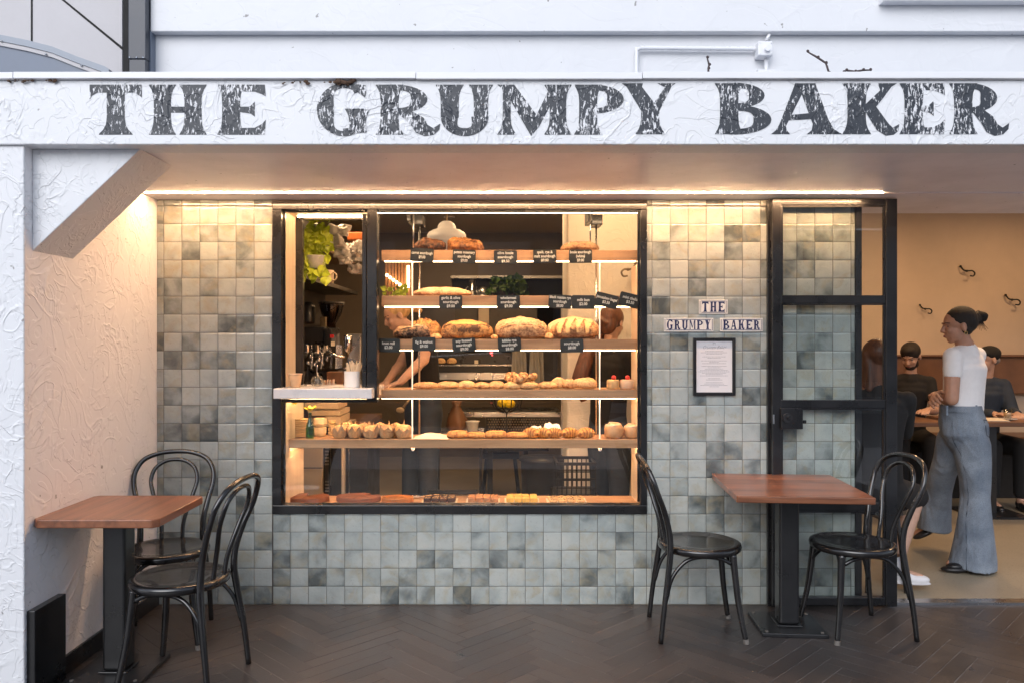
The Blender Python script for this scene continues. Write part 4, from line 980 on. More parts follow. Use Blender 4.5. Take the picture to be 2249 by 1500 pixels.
bread('sourdough_loaf', 'pale round boule alone at the right end of the top shelf', 'loaf', 1231, 1315, 530, S1, .22, 'crust_rye', .18, 3, slashes(5,.07,.07,.1,.6), .50, group=LB, rough=.06, tip=2.2)
bread('sourdough_loaf', 'long floury loaf on the second shelf', 'loaf', 908, 1037, 632, S2, .22, 'crust_pale', .16, 4, [(-.75,-.2,-.2,.6,.08,.09),(-.3,-.5,.25,.5,.08,.09),(.15,-.5,.7,.4,.08,.09)], .62, group=LB, rough=.07)
bread('sourdough_loaf', 'seedy brown loaf behind the walnut loaf on the third shelf', 'loaf', 897, 967, 700, S3, .28, 'crust_seed', .13, 5, slashes(3,.1,.08), .48, group=LB, rough=.07)
bread('sourdough_loaf', 'dark walnut loaf with floury rings at the left of the third shelf', 'loaf', 864, 948, 712, S3, .165, 'crust_walnut', .13, 6, [(-.65,.1,.1,.25,.20,.09),(-.5,-.6,.6,-.45,.14,.07)], .26, rot=R(-7), group=LB, rough=.10)
bread('sourdough_loaf', 'big oval seeded loaf with one long open cut on the third shelf', 'loaf', 968, 1082, 703, S3, .21, 'crust_seed', .16, 7, [(-.62,-.40,.62,-.40,.42,.07)], .50, group=LB, rough=.05, tip=3.0, square=2.6)
bread('sourdough_loaf', 'pale striped loaf lying at the back of the third shelf centre', 'loaf', 1087, 1200, 697, S3, .28, 'crust_pale', .12, 8, [(-.8,-.2,.8,-.2,.12,.06)], .60, group=LB, tip=3.0)
bread('sourdough_loaf', 'rye loaf with long lengthwise cuts in front at the third shelf centre', 'loaf', 1090, 1201, 708, S3, .175, 'crust_rye', .13, 9, [(-.78,-.55,.78,-.5,.14,.10),(-.7,.25,.7,.25,.12,.09),(-.7,-.1,.6,-.1,.08,.06)], .46, group=LB, tip=3.0, square=2.5)
bread('sourdough_loaf', 'light floury loaf at the back right of the third shelf', 'loaf', 1203, 1316, 696, S3, .285, 'crust_pale', .13, 10, [], .80, group=LB, tip=2.8)
bread('sourdough_loaf', 'golden loaf with diagonal slashes in front at the right of the third shelf', 'loaf', 1208, 1320, 703, S3, .18, 'crust_bun', .14, 11, slashes(4,.13,.10,.55,.95), .42, rot=R(5), group=LB, tip=2.6)
for k, (a, b, v) in enumerate(((945,970,733),(1078,1094,735),(1196,1216,731))):
    bread('bread_roll', 'small pale roll tucked %s on the third shelf' % ('behind the walnut loaf','between the two middle loaves','before the slashed loaf')[k], 'roll', a, b, v, S3, .15, 'crust_bun', .07, 20+k, (), .6, group='small rolls tucked between the loaves')
BR = 'buns and rolls on the fourth shelf'
rolls = [(906,963,839,.20,'first flat round bun from the left end of the fourth shelf'),(960,1011,838,.21,'second round bun from the left on the fourth shelf'),
 (1006,1044,836,.18,'small glazed swirl bun, third from the left on the fourth shelf'),(1041,1077,839,.18,'small glazed bun between two swirl buns on the fourth shelf'),
 (1074,1108,837,.18,'small bun left of the bagel pile on the fourth shelf'),(1107,1144,839,.15,'bottom left bun of the pile on the fourth shelf'),(1141,1183,838,.15,'bottom right bun of the pile on the fourth shelf'),
 (1183,1222,838,.19,'shiny knot roll right of the pile on the fourth shelf'),(1212,1243,829,.23,'smooth round bun standing behind the knot rolls'),(1236,1265,832,.20,'pale smooth bun left of the big twisted bread'),(1258,1311,829,.19,'large twisted bread at the right of the fourth shelf')]
for k, (a, b, v, yy, lb) in enumerate(rolls):
    bread('bread_roll', lb, 'roll', a-2, b+2, v-1, S4, yy, 'crust_bun', .10 if b-a > 40 else .085, 30+k, [(-.3,-.3,.4,.1,.12,.07)] if k % 2 else [(0,-.6,.1,.6,.1,.05)], .55+.08*((k*7) % 3), group=BR, tip=2.3)
for k, (a, b, v, lift, yy, lb) in enumerate(((1108,1141,824,.030,.20,'knotted bagel on the upper left of the pile'),(1124,1160,829,.028,.15,'knotted bagel in the middle of the pile'),(1148,1180,827,.026,.18,'knotted bagel on the upper right of the pile'))):
    x0, x1 = X(a,yy), X(b,yy); t = thing('bagel', lb+' on the fourth shelf', 'bagel', ((x0+x1)/2,yy,S4+lift), 0, 'bagels piled on the fourth shelf'); m = MB()
    r_ = (x1-x0)/2; zc = max(.034, Z(v,yy)-S4-lift-r_*.62)
    pts = [Vector((math.cos(q)*r_*.60, math.sin(q)*r_*.45, zc+math.sin(q+k)*r_*.35)) for q in [2*math.pi*i/24 for i in range(25)]]
    m.tube(pts, [r_*(.40+.06*math.sin(i*1.6+k)) for i in range(25)], 12); m.a = [.5+.3*math.sin(i*.37) for i in range(len(m.v))]
    m.build('crust', 'crust_bun', t, smooth=True, world=False, attr='flour')
for k, (a, b) in enumerate(((1332,1361),(1361,1393))):
    yy = .17; x0, x1 = X(a,yy), X(b,yy); x = (x0+x1)/2; r_ = (x1-x0)/2*.96
    t = thing('strawberry_cake', '%s strawberry topped sponge cake at the right end of the fourth shelf' % ('taller left', 'pink iced right')[k], 'cake', (x,yy,S4), 0, 'small cakes at the right end of the fourth shelf')
    m = MB(); m.lathe([(r_*.9,S4+.001),(r_,S4+.006),(r_*1.0,S4+.045),(r_*.9,S4+.052),(.001,S4+.053)], (x,yy,0), 20, wob=lambda a_, z_: 1+.05*math.sin(a_*9)); m.build('sponge', 'cookie' if k == 0 else 'icing', t, smooth=True)
    m = MB(); m.ell((x+.003,yy-.004,S4+.064), (.014,.014,.015), n=12, m=8); m.build('strawberry', 'strawberry', t, smooth=True)
m_ = MB(); m_.box(X(1322,.12), X(1398,.12), .125, .25, S4+.0005, S4+.0035)

# fifth shelf
simple('bun_dough', (.50,.28,.13), .5, var=.2, scale=18, bmp=.3, bscale=40)
simple('bowl_wood', (.62,.42,.20), .5, var=.15, scale=14)
for k, u in enumerate((625, 681)):
    yy = .135; x = X(u,yy); t = thing('green_bottle', ('leftmost green glass bottle with a drooping yellow flower','green glass bottle with a small yellow flower before the bowls')[k], 'bottle', (x,yy,S5), 0, 'green bottle vases on the fifth shelf'); z = S5+.001
    m = MB(); m.lathe([(.023,z),(.025,z+.006),(.025,z+.06),(.020,z+.085),(.010,z+.112),(.009,z+.142),(.011,z+.146),(.008,z+.146),(.007,z+.112),(.017,z+.085),(.022,z+.06),(.022,z+.006)], (x,yy,0), 24)
    m.build('bottle_body', 'bottle_green', t, smooth=True)
    m = MB(); sgn = 1 if k == 0 else -1
    path = spline([(x,yy,z+.05),(x+.002,yy,z+.15),(x+.018,yy+.01,z+.185),(x+.035,yy+.01,z+.192)] if k == 0 else [(x,yy,z+.05),(x-.002,yy,z+.14),(x,yy,z+.155)], 5)
    m.tube(path, .0016, 6); m.build('flower_stem', 'vine_stem', t, smooth=True)
    m = MB(); c = path[-1]; rr = random.Random(k+5)
    for q in range(9 if k else 14):
        a = q*2.4; d_ = Vector((math.cos(a)*.7, math.sin(a)*.5, .35+.4*rr.random())).normalized(); ln = .040+.022*rr.random(); w = Vector((-d_.y, d_.x, 0))*.018
        b_ = c+Vector((rr.uniform(-.03,.03) if not k else 0, 0, 0)); m.add([b_, b_+d_*ln*.5+w, b_+d_*ln+Vector((0,0,-.006)), b_+d_*ln*.5-w], [(0,1,2,3)])
    m.build('petal', simple('petal_yellow%d' % k, (.80,.68,.04), .5), t)
x = X(674,.24)
for k, (u, w_, n_, z_, lb) in enumerate(((660,.045,9,.0,'stack of thin wooden bowls behind the green bottles'),(703,.036,2,.0,'tall turned wooden bowl right of the green bottles'),(729,.022,4,.0,'small stack of wooden dishes left of the muffins'))):
    yy = .235+.03*k; x = X(u,yy); t = thing('bowl_stack', lb, 'bowls', (x,yy,S5), 0, 'wooden bowls on the fifth shelf')
    hh = (.105, .11, .09)[k]
    for q in range(n_):
        z = S5+.001+q*hh/n_; m = MB(); th = hh/n_
        m.lathe([(w_*.8,z),(w_*(1.02+.03*math.sin(q*2)),z+th*.3),(w_*1.05,z+th*.86),(w_*.9,z+th*.9),(w_*.7,z+th*.55)], (x+.002*math.sin(q*3),yy,0), 28); m.build('bowl', 'bowl_wood' if k != 1 else 'stick_wood', t, smooth=False)
MU = 'muffins in paper wrappers on the fifth shelf'
for k, (a, b, v) in enumerate(((729,763,918),(763,797,924),(796,833,922),(832,868,920),(868,905,918),(748,779,914),(783,812,914),(820,850,914),(856,886,914))):
    yy = .17+.01*(k % 2) if k < 5 else .27; x = X((a+b)/2,yy); r_ = (b-a)/2/F*(yy+D0)*1.08; z = S5+.001
    t = thing('muffin', ('%s muffin in pleated brown paper, front row of the fifth shelf' % ('first','second','third','fourth','fifth')[k]) if k < 5 else '%s muffin from the left in the back row of the fifth shelf' % ('first','second','third','fourth')[k-5], 'muffin', (x,yy,z), 0, MU)
    n_ = 32; m = MB(); hs_ = [(.62,0),(.70,.012),(.86,.034),(1.0,.046)]
    rr = random.Random(k); amp = [rr.uniform(.012,.052) for _ in range(8)]
    def rim(i_, l): 
        a_ = 2*math.pi*i_/n_; q = (i_ % 4)/4; tri = 1-abs(q*2-1) ; return tri*amp[(i_//4) % 8]*l
    prof = [(.62,0,0),(.74,.010,0),(.90,.028,.1),(1.12,.040,1.0)]
    vs = []
    for (rf_, zz, l) in prof:
        for i_ in range(n_):
            a_ = 2*math.pi*i_/n_+k; pl_ = 1+.06*(i_ % 2)*(1 if l < 1 else 0); rr_ = r_*rf_*pl_
            vs.append((x+rr_*math.cos(a_), yy+rr_*math.sin(a_), z+zz+rim(i_, l)))
    fs = [(j*n_+i_, j*n_+(i_+1) % n_, (j+1)*n_+(i_+1) % n_, (j+1)*n_+i_) for j in range(3) for i_ in range(n_)] + [tuple(range(n_))[::-1]]
    m.add(vs, fs); o = m.build('paper_wrapper', 'muffin_paper', t); so_ = o.modifiers.new('thickness', 'SOLIDIFY'); so_.thickness = .0012
    m = loaf_mesh(r_*1.90, r_*1.90, .050, 50+k, .14, (), .6, 2.0, 24, 16, square=2.0); m.build('muffin_top', 'crust_bun' if k != 3 else 'crust_walnut', t, smooth=True, world=False, attr='flour', xf=Matrix.Translation((0,0,.024)))
yy = .17; x = X(948,yy); t = thing('parchment_sheet', 'crumpled sheet of baking paper on the fifth shelf', 'paper', (x,yy,S5))
m = MB(); m.grid(lambda u, v: Vector(((u-.5)*.20, (v-.5)*.16, .002+.034*math.sin(math.pi*u)**.7*math.sin(math.pi*v)**.6*(.7+.3*noise.noise(Vector((u*5,v*5,1)))))), 20, 12); m.build('sheet', 'parchment', t, smooth=True, world=False)
PS = 'flat golden pastries on the fifth shelf'
for k, (a, b, v) in enumerate(((982,1030,944),(1025,1067,948),(1063,1113,945),(1109,1160,948))):
    bread('flat_pastry', '%s flat golden slit pastry on the fifth shelf' % ('leftmost', 'second', 'third', 'rightmost')[k], 'pastry', a, b, v, S5, .16, 'crust_croissant', .07, 60+k, [(-.8,-.35,.8,-.35,.2,.16),(-.8,.4,.8,.4,.2,.12)], .50, rot=R(4-8*(k % 2)), group=PS, tip=4)
CR = 'croissants on the fifth shelf'
for k, (u, hw, v) in enumerate(((1165,17,946),(1191,16,943),(1218,15,944),(1253,17,944),(1289,19,946))):
    yy = .165; x = X(u,yy); r_ = hw/F*(yy+D0); t = thing('croissant', '%s croissant on the fifth shelf' % ('first from the left','second from the left','middle','fourth from the left','rightmost')[k], 'croissant', (x,yy,S5), 0, CR)
    pts = []; rs = []
    for i_ in range(33):
        s_ = i_/32*2-1; a_ = s_*1.35; pts.append(Vector((r_*1.02*math.sin(a_), -.028*(math.cos(a_)-1)*-1+.012, .022+.004*(1-s_*s_))))
        body = (1-abs(s_)**2.2)*.024+.005; seg = (i_*5/16) % 1.0; rs.append(body*(.86+.36*math.sin(math.pi*seg)))
    m = MB(); m.tube(pts, rs, 14); m.a = [.05+.75*abs(math.sin((i_//14)*math.pi*5/32)) for i_ in range(len(m.v))]
    o = m.build('crust', 'crust_croissant', t, smooth=True, world=False, attr='flour', xf=Matrix.Rotation(R(12*(k-2)), 4, 'Z'))
for k, (a, b, v) in enumerate(((1326,1370,924),(1370,1407,926))):
    yy = .17; x = X((a+b)/2,yy); r_ = (b-a)/2/F*(yy+D0)*.98; t = thing('iced_bun', '%s large iced cinnamon bun at the right end of the fifth shelf' % ('left', 'right')[k], 'bun', (x,yy,S5), 0, 'iced buns at the right end of the fifth shelf')
    m = MB(); hh = Z(v,yy)-S5
    m.lathe([(r_*.75,0),(r_*.98,.012),(r_,.035),(r_*.97,.055),(r_*.80,hh*.78),(r_*.4,hh*.88),(.001,hh*.9)], (0,0,0), 24, wob=lambda a_, z_: 1+.06*math.sin(a_*3+z_*60)); m.build('dough', 'slice_yellow' if k > 5 else 'bun_dough', t, smooth=True, world=False)
    pts = [Vector((r_*(.86-.75*i_/50)*math.cos(i_*.30+k), r_*(.86-.75*i_/50)*math.sin(i_*.30+k), .050+(hh-.058)*math.sqrt(i_/50)*.95)) for i_ in range(36)]
    m = MB(); m.tube(pts, [r_*.22]*30+[r_*.2, r_*.18, r_*.16, r_*.14, r_*.12, r_*.08], 10); m.build('swirl', 'icing', t, smooth=True, world=False)
for k, (u, v) in enumerate(((1178,943),(1213,938))):
    yy = .27; x = X(u,yy); t = thing('paper_bag', '%s crumpled white paper bag behind the croissants' % ('smaller', 'larger')[k], 'bag', (x,yy,S5), 0, 'paper bags behind the croissants')
    m = MB(); w = (.04, .06)[k]; m.grid(lambda a_, b_: Vector(((a_-.5)*2*w, (b_-.5)*.06, .002+(.050+.012*k)*min(1, 3*math.sin(math.pi*a_))*min(1, 2.5*math.sin(math.pi*b_))*(1+.35*noise.noise(Vector((a_*4,b_*4,k*3)))))), 14, 10); m.build('sheet', 'plastic_bag', t, world=False)

# bottom deck
def cake(u0, u1, v, mat, label, notch, yy=.19):
    x = X((u0+u1)/2,yy); r_ = (u1-u0)/2/F*(yy+D0); t = thing('round_cake', label, 'cake', (x,yy,DECK), 0, 'round cakes on the bottom deck'); hh = .030
    n_ = 40; ring = []
    for i_ in range(n_+1):
        a_ = 2*math.pi*i_/n_
        if notch and notch[0] <= a_ <= notch[1]: continue
        ring.append((r_*math.cos(a_), r_*.72*math.sin(a_)))
    if notch: 
        k0 = next((i for i, q in enumerate(ring) if math.atan2(q[1]/.72, q[0]) % (2*math.pi) > notch[1]), len(ring)); ring.insert(k0, (0, 0))
    if not notch: ring = ring[:-1]
    else: ring = ring[:-1] if ring[0] == ring[-1] else ring
    m = MB(); m.prism(ring, 'z', .001, hh); m.build('sponge', mat, t, world=False, bevel=.005, seg=3, normals=True)
    m = MB(); 
    for a_ in (3.6, 4.6, 5.4): m.box(0, .001, 0, .001, 0, .0005) if False else m.prism([(0,0),(r_*.97*math.cos(a_), r_*.70*math.sin(a_)),(r_*.97*math.cos(a_+.03), r_*.70*math.sin(a_+.03))], 'z', hh+.0002, hh+.0009)
    m.build('cut_mark', 'choc', t, world=False, normals=True); return t
cake(630, 723, 1083, 'cake_red', 'reddish round cake with a slice missing at the far left of the deck', (1.0, 1.7))
cake(739, 836, 1080, 'cake_red', 'dark red round cake cut into wedges, second from the left', (.55, .95))
cake(838, 908, 1092, 'cake_orange', 'flat orange glazed cake, third from the left', None, .16)
yy = .27; t = thing('tongs', 'pair of serving tongs lying behind the orange cake', 'tongs', (X(880,yy),yy,DECK))
for s_ in (-1, 1):
    m = MB(); x0, x1 = X(842,yy), X(915,yy); m.tube(spline([(x0,yy+.0,DECK+.012),(X(870,yy),yy+s_*.012,DECK+.012),(x1,yy+s_*.022,DECK+.010)], 5), .0045, 6, sq=.4)
    m.ell((x1+.012, yy+s_*.016, DECK+.012), (.030,.012,.004), n=14, m=6); m.build('arm', 'clear_glass' if s_ > 0 else 'stainless', t, smooth=True)
def tray(u0, u1, nx, ny, mat, label, name, hh=.020, yy=.185, dep=.13, dots=None, rnd=False, liner='parchment'):
    x0, x1 = X(u0,yy), X(u1,yy); t = thing('pastry_tray', label, 'tray', ((x0+x1)/2,yy,DECK), 0, 'trays of slices on the bottom deck')
    m = MB(); m.box(x0, x1, yy-dep/2-.005, yy+dep/2, DECK+.001, DECK+.004); m.build('tray', liner, t)
    rr = random.Random(u0); cw, cd_ = (x1-x0-.02)/nx, dep/ny
    for i_ in range(nx):
        for j_ in range(ny):
            xx, yv = x0+.01+cw*(i_+.5)+rr.uniform(-.002,.002), yy-dep/2+cd_*(j_+.5); z = DECK+.0045
            s_ = thing(name, label.replace(' on the deck', '')+', one of its pieces', name.replace('_', ' '), (xx,yv,z), rr.uniform(-.09,.09), name.replace('_', ' ')+' pieces on their tray')
            m = MB(); h2 = hh*rr.uniform(.9,1.12)
            if rnd: m.lathe([(cw*.46,0),(cw*.49,h2*.4),(cw*.44,h2),(.001,h2)], (0,0,0), 18, wob=lambda a_, z_: 1+.03*math.sin(a_*5+i_))
            else: m.box(-cw*.46, cw*.46, -cd_*.46, cd_*.46, 0, h2)
            m.build('slice', mat, s_, world=False, bevel=0 if rnd else .003, smooth=rnd)
            if dots:
                m = MB()
                for q in range(6): m.ell((rr.uniform(-cw*.32,cw*.32), rr.uniform(-cd_*.32,cd_*.32), h2), (.004,.003,.002), n=6, m=4)
                m.build('topping', dots, s_, world=False)
    return t
tray(928, 1005, 4, 3, 'choc', 'tray of dark chocolate brownie squares on the deck', 'brownie', .022, dots='cookie')
tray(1024, 1098, 4, 2, 'slice_tan', 'tray of reddish brown nut bars on the deck', 'nut_bar', .024)
tray(1108, 1184, 4, 2, 'slice_yellow', 'tray of yellow lemon slices on the deck', 'lemon_slice', .024)
tray(1200, 1287, 4, 3, 'cookie', 'tray of pale cookies with dark chips on the deck', 'cookie', .014, dots='choc', rnd=True)
yy = .29; x0, x1 = X(940,yy), X(1050,yy); t = thing('cooling_rack', 'black wire cooling rack behind the brownies', 'rack', ((x0+x1)/2,yy,DECK))
m = MB(); m.box(x0, x1, yy-.045, yy-.040, DECK+.028, DECK+.036); m.box(x0, x1, yy+.045, yy+.050, DECK+.028, DECK+.036); m.box(x0, x0+.005, yy-.04, yy+.045, DECK+.028, DECK+.036); m.box(x1-.005, x1, yy-.04, yy+.045, DECK+.028, DECK+.036)
for x in (x0+.004, x1-.004):
    for y in (yy-.04, yy+.047): m.tube([(x,y,DECK+.001),(x,y,DECK+.03)], .003, 6)
m.build('rim', 'iron_dark', t)
m = MB()
for k in range(1, 26): x = x0+(x1-x0)*k/26; m.box(x-.0012, x+.0012, yy-.04, yy+.045, DECK+.030, DECK+.033)
for k in range(1, 6): m.box(x0, x1, yy-.045+.095*k/6-.0012, yy-.045+.095*k/6+.0012, DECK+.0335, DECK+.036)
m.build('wire_grid', 'iron_dark', t)

# ================================================================== INSIDE THE BAKERY
def leafy(parent, name, pts, mat, size, seed, droop=.5):
    """heart shaped leaves along a line of points"""
    rr = random.Random(seed); m = MB()
    for p in pts:
        d = Vector((rr.uniform(-1,1), rr.uniform(-1,.3), rr.uniform(-.9,.5)-droop)).normalized(); s_ = size*rr.uniform(.6,1.15)
        w = d.cross(Vector((rr.uniform(-.5,.5), -1, rr.uniform(-.5,.5)))).normalized(); nn = w.cross(d)
        P = Vector(p); pr = [(0,0,0),(.12,.34,.05),(.42,.46,.08),(.75,.25,.03),(1.05,0,-.10),(.75,-.25,.03),(.42,-.46,.08),(.12,-.34,.05),(.5,0,-.03)]
        m.add([P+d*a*s_+w*b*s_+nn*c*s_ for a, b, c in pr], [(0,1,8),(1,2,8),(2,3,8),(3,4,8),(4,5,8),(5,6,8),(6,7,8),(7,0,8)])
    return m.build(name, mat, parent)

# pendant lamp of white glass
px, py = X(981,1.5), 1.5; pz = Z(488,1.5)
t = thing('pendant_lamp', 'stepped white glass pendant lamp above the bread on the top shelf', 'pendant lamp', (px,py,2.82))
r0 = 43/F*(py+D0); zz = lambda v: Z(v,py)
m = MB(); m.lathe([(.001,zz(486)),(r0*.22,zz(487)),(r0*.38,zz(492)),(r0*.46,zz(498)),(r0*.47,zz(503)),(r0*.53,zz(504)),(r0*.74,zz(507)),(r0*.76,zz(509)),(r0*.90,zz(511)),(r0*.99,zz(517)),(r0,zz(525)),(r0*.93,zz(526.5)),(r0*.92,zz(531)),(r0*.80,zz(533)),(r0*.5,zz(543)),(r0*.12,zz(549)),(.001,zz(550))], (px,py,0), 40, cap=False)
m.build('glass_shade', 'pendant_glow', t, smooth=True)
m = MB(); m.tube([(px,py,2.82),(px,py,zz(487))], .008, 8); m.build('stem', 'brass_old', t)

# left: coffee corner seen through the hatch
yS = 1.15
sh = thing('wall_shelf', 'dark shelf rail with hanging white mugs inside the hatch', 'shelf', (X(720,yS),yS,1.8))
def S(u, v, y): return Vector((X(u,y), y, Z(v,y)))
m = MB(); a, b = S(640,560,.95), S(830,640,1.9)
def slab(m, a, b, d, th):
    q = Vector((0, 0, th)); e = Vector((d, 0, 0)); m.add([a, b, b+e, a+e, a-q, b-q, b+e-q, a+e-q], [(0,1,2,3),(4,7,6,5),(0,4,5,1),(1,5,6,2),(2,6,7,3),(3,7,4,0)])
A1 = Vector((-1.30,.75,1.90)); B1 = Vector((-1.30,2.6,1.90)); slab(m, A1, B1, -.30, .03); m.build('lower_board', 'iron_dark', sh, normals=True)
m = MB(); A2 = Vector((-1.33,.75,2.17)); B2 = Vector((-1.33,2.6,2.17)); slab(m, A2, B2, -.28, .03); m.build('upper_board', 'panel_wood', sh, normals=True)
m = MB(); m.box(-1.60, -1.585, .75, 2.6, 1.60, 2.45); m.build('back_board', 'kitchen_dark', sh)
for k, y in enumerate((.98, 1.12, 1.24)):
    t = thing('mug', '%s white handled mug hanging from the shelf in the hatch' % ('left', 'middle', 'right')[k], 'mug', (-1.36,y,2.02), 0, 'white mugs hanging in the hatch'); m = MB()
    m.lathe([(.030,-.04),(.036,-.035),(.037,.05),(.033,.05),(.032,-.03)], (-1.40,y,2.01), 18); m.build('mug_body', 'plastic_black', t, smooth=True)
    m = MB(); m.tube([Vector((-1.36+.018*math.cos(a), y-.04+.012*math.sin(a)*0, 2.01+.045*math.sin(a))) for a in [2*math.pi*i/20 for i in range(21)]], .006, 8); m.build('handle', 'white_enamel', t, smooth=True)
t = thing('plastic_cups', 'stack of clear plastic cups on the hatch shelf', 'cups', (-1.38,1.45,1.93)); m = MB(); m.lathe([(.035,1.90),(.05,2.06),(.054,2.06),(.052,2.07),(.036,1.91)], (-1.38,1.42,0), 20); m.build('cup_stack', 'plastic_bag', t, smooth=True)
t = thing('ceramic_mug', 'cream mug with a round handle at the end of the hatch shelf', 'mug', (-1.38,1.72,1.90)); m = MB(); m.lathe([(.05,1.901),(.058,1.91),(.058,2.01),(.052,2.01),(.05,1.92)], (-1.38,1.72,0), 22); m.build('mug_body', 'ply_cream', t, smooth=True)
m = MB(); m.tube([Vector((-1.315+.022*math.cos(a), 1.69, 1.96+.03*math.sin(a))) for a in [2*math.pi*i/18 for i in range(19)]], .006, 8); m.build('handle', 'ply_cream', t, smooth=True)
t = thing('hanging_plant', 'lime green trailing plant in a white pot inside the hatch', 'plant', (-1.33,.62,1.92))
m = MB(); cpx, cpy, cpz = X(694,.62), .62, Z(590,.62); m.lathe([(.052,0),(.062,.075),(.068,.078),(.060,.08),(.046,.01)], (cpx,cpy,cpz), 20); m.build('pot', 'plastic_bag', t, smooth=True)
rr = random.Random(12); pts = []
stm = MB()
for k in range(15):
    u0, v0 = rr.uniform(672,712), rr.uniform(545,565); u1, v1 = u0+rr.uniform(-25,30), v0-rr.uniform(15,75)
    if k > 9: u1, v1 = u0+rr.uniform(-28,20), 588+rr.uniform(0,32)
    u1 = max(668, min(742, u1))
    P = spline([S(u0,v0,.62), S((u0+u1)/2+rr.uniform(-8,8),(v0+v1)/2-6,.60), S(u1,v1,.58)], 5); stm.tube(P, .0018, 5)
    pts += [q+Vector((rr.uniform(-.012,.012), rr.uniform(-.03,.02), rr.uniform(-.012,.012))) for q in P[2::2]]
pts += [S(rr.uniform(668,724), rr.uniform(486,560), .60) for _ in range(60)] + [S(rr.uniform(672,705), rr.uniform(585,612), .58) for _ in range(7)]
stm.build('vine', 'vine_stem', t); leafy(t, 'leaves', pts, 'leaf_lime', .060, 3)
t = thing('plastic_bags', 'clear plastic bags of cups stuffed on the top shelf inside the hatch', 'bags', (-1.42,1.3,2.17)); m = MB()
for (u, v, r_, yy) in ((742,505,.055,1.0),(738,530,.05,1.0),(750,555,.045,1.05),(772,548,.07,1.3),(790,560,.07,1.35),(785,590,.05,1.3),(762,575,.03,1.1)):
    mm = loaf_mesh(r_*2.4, r_*1.6, r_*1.5, int(u), .5, (), .5, 2.2, 26, 18); c = S(u,v,yy); k0 = len(m.v); m.add([q+c-Vector((0,0,r_*.8)) for q in mm.v], mm.f)
m.build('bag', 'plastic_bag', t, smooth=True)
m = MB(); t = thing('striped_cloth_bag', 'orange striped packet at the top of the hatch', 'packet', S(780,520,1.6)); m.box(X(765,1.6), X(812,1.6), 1.55, 1.65, Z(530,1.6), Z(512,1.6)); m.build('packet', simple('orange_packet', (.60,.16,.04), .5, var=.3, scale=14), t, bevel=.01)
# coffee counter with grinder and espresso machine
t = thing('coffee_counter', 'dark coffee counter with drawers behind the hatch', 'counter', (-1.45,1.1,0))
m = MB(); m.box(-1.85, -.92, .95, 1.55, .885, .92); m.build('counter_top', 'panel_wood', t, bevel=.004)
m = MB(); m.box(-1.83, -1.235, .97, 1.52, .013, .884); m.build('drawer_block', 'drawer_cream', t, bevel=.004)
m = MB(); 
for z in (.32, .60): m.box(-1.83, -1.234, .964, .9695, z, z+.006)
m.box(-1.42, -1.415, .964, .9695, .02, .88); m.build('drawer_gap', 'gap_dark', t)
m = MB(); m.box(-1.233, -.93, .99, 1.50, .013, .884); fr_ = m.build('fridge_body', 'plastic_black', t, bevel=.004)
m = MB()
for k in range(12): m.box(-1.222, -1.195, .986, .9895, .26+.022*k, .27+.022*k)
for k in range(7): m.box(-1.222, -1.195, .986, .9895, .62+.022*k, .63+.022*k)
m.build('vent', 'worn_metal_tip', fr_)
m = MB(); m.box(-1.185, -1.18, .984, .989, .05, .86); m.box(-1.06, -1.055, .984, .989, .05, .86); m.build('door_edge', 'stainless', fr_)
ym = 1.2
t = thing('espresso_machine', 'chrome espresso machine with black top seen through the hatch', 'espresso machine', (X(705,ym),ym,.92))
def bx(u0, u1, v0, v1, y0, y1): return (X(u0,y0), X(u1,y0), y0, y1, Z(v1,y0), Z(v0,y0))
m = MB(); m.box(*bx(655,712,718,758,1.15,1.5)); m.build('top_housing', 'dark_machine', t, bevel=.008)
m = MB(); m.box(*bx(655,738,758,812,1.28,1.5)); m.build('back_panel', 'chrome', t, bevel=.004)
m = MB(); m.box(*bx(655,740,812,846,1.08,1.5)); m.build('drip_tray', 'dark_machine', t, bevel=.004); m = MB(); m.box(*bx(655,740,809,813,1.06,1.5)); m.build('tray_edge', 'chrome', t)
for k, u in enumerate((672, 694)):
    m = MB(); c = S(u,766,1.18); m.tube([c+Vector((0,0,.035)), c-Vector((0,0,.03))], .034, 18); g = m.build('group_head', 'chrome', t, smooth=False)
    m = MB(); m.tube([c-Vector((0,0,.03)), c+Vector((.02,-.10,-.045))], [.014,.016], 10); m.build('portafilter_handle', 'dark_machine', t, smooth=True)
    m = MB(); m.tube(spline([c+Vector((.05,0,.02)), c+Vector((.055,-.04,-.06)), c+Vector((.045,-.05,-.15))], 5), .005, 8); m.build('steam_wand', 'chrome', t, smooth=True)
m = MB()
for (u, v) in ((668,778),(682,782),(700,790),(676,796),(664,800),(690,800),(706,776)): m.ell(S(u,v,1.16), (.013,.012,.016), n=10, m=7)
m.build('valve', 'chrome', t, smooth=True)
m = MB(); m.box(*bx(712,728,722,758,1.12,1.3)); m.build('control_box', 'plastic_black', t, bevel=.004)
m = MB(); m.box(*bx(725,733,735,742,1.115,1.12)); m.build('badge', 'red_label', t); m = MB(); m.box(*bx(727,735,750,760,1.11,1.116)); m.build('sticker', 'parchment', t)
t = thing('coffee_grinder', 'coffee grinder with smoked bean hopper above the espresso machine', 'grinder', S(726,720,1.35))
c = S(726,0,1.38); m = MB(); c = Vector((X(728,1.38),1.38,0)); g = lambda v: Z(v,1.38)
m.lathe([(.030,g(720)),(.040,g(708)),(.075,g(690)),(.088,g(672)),(.090,g(668)),(.087,g(668)),(.07,g(690)),(.03,g(708))], c, 24); m.build('hopper', 'smoke_plastic', t, smooth=True)
m = MB(); m.lathe([(.092,g(669)),(.095,g(667)),(.09,g(664)),(.001,g(663))], c, 24); m.build('lid', 'dark_machine', t)
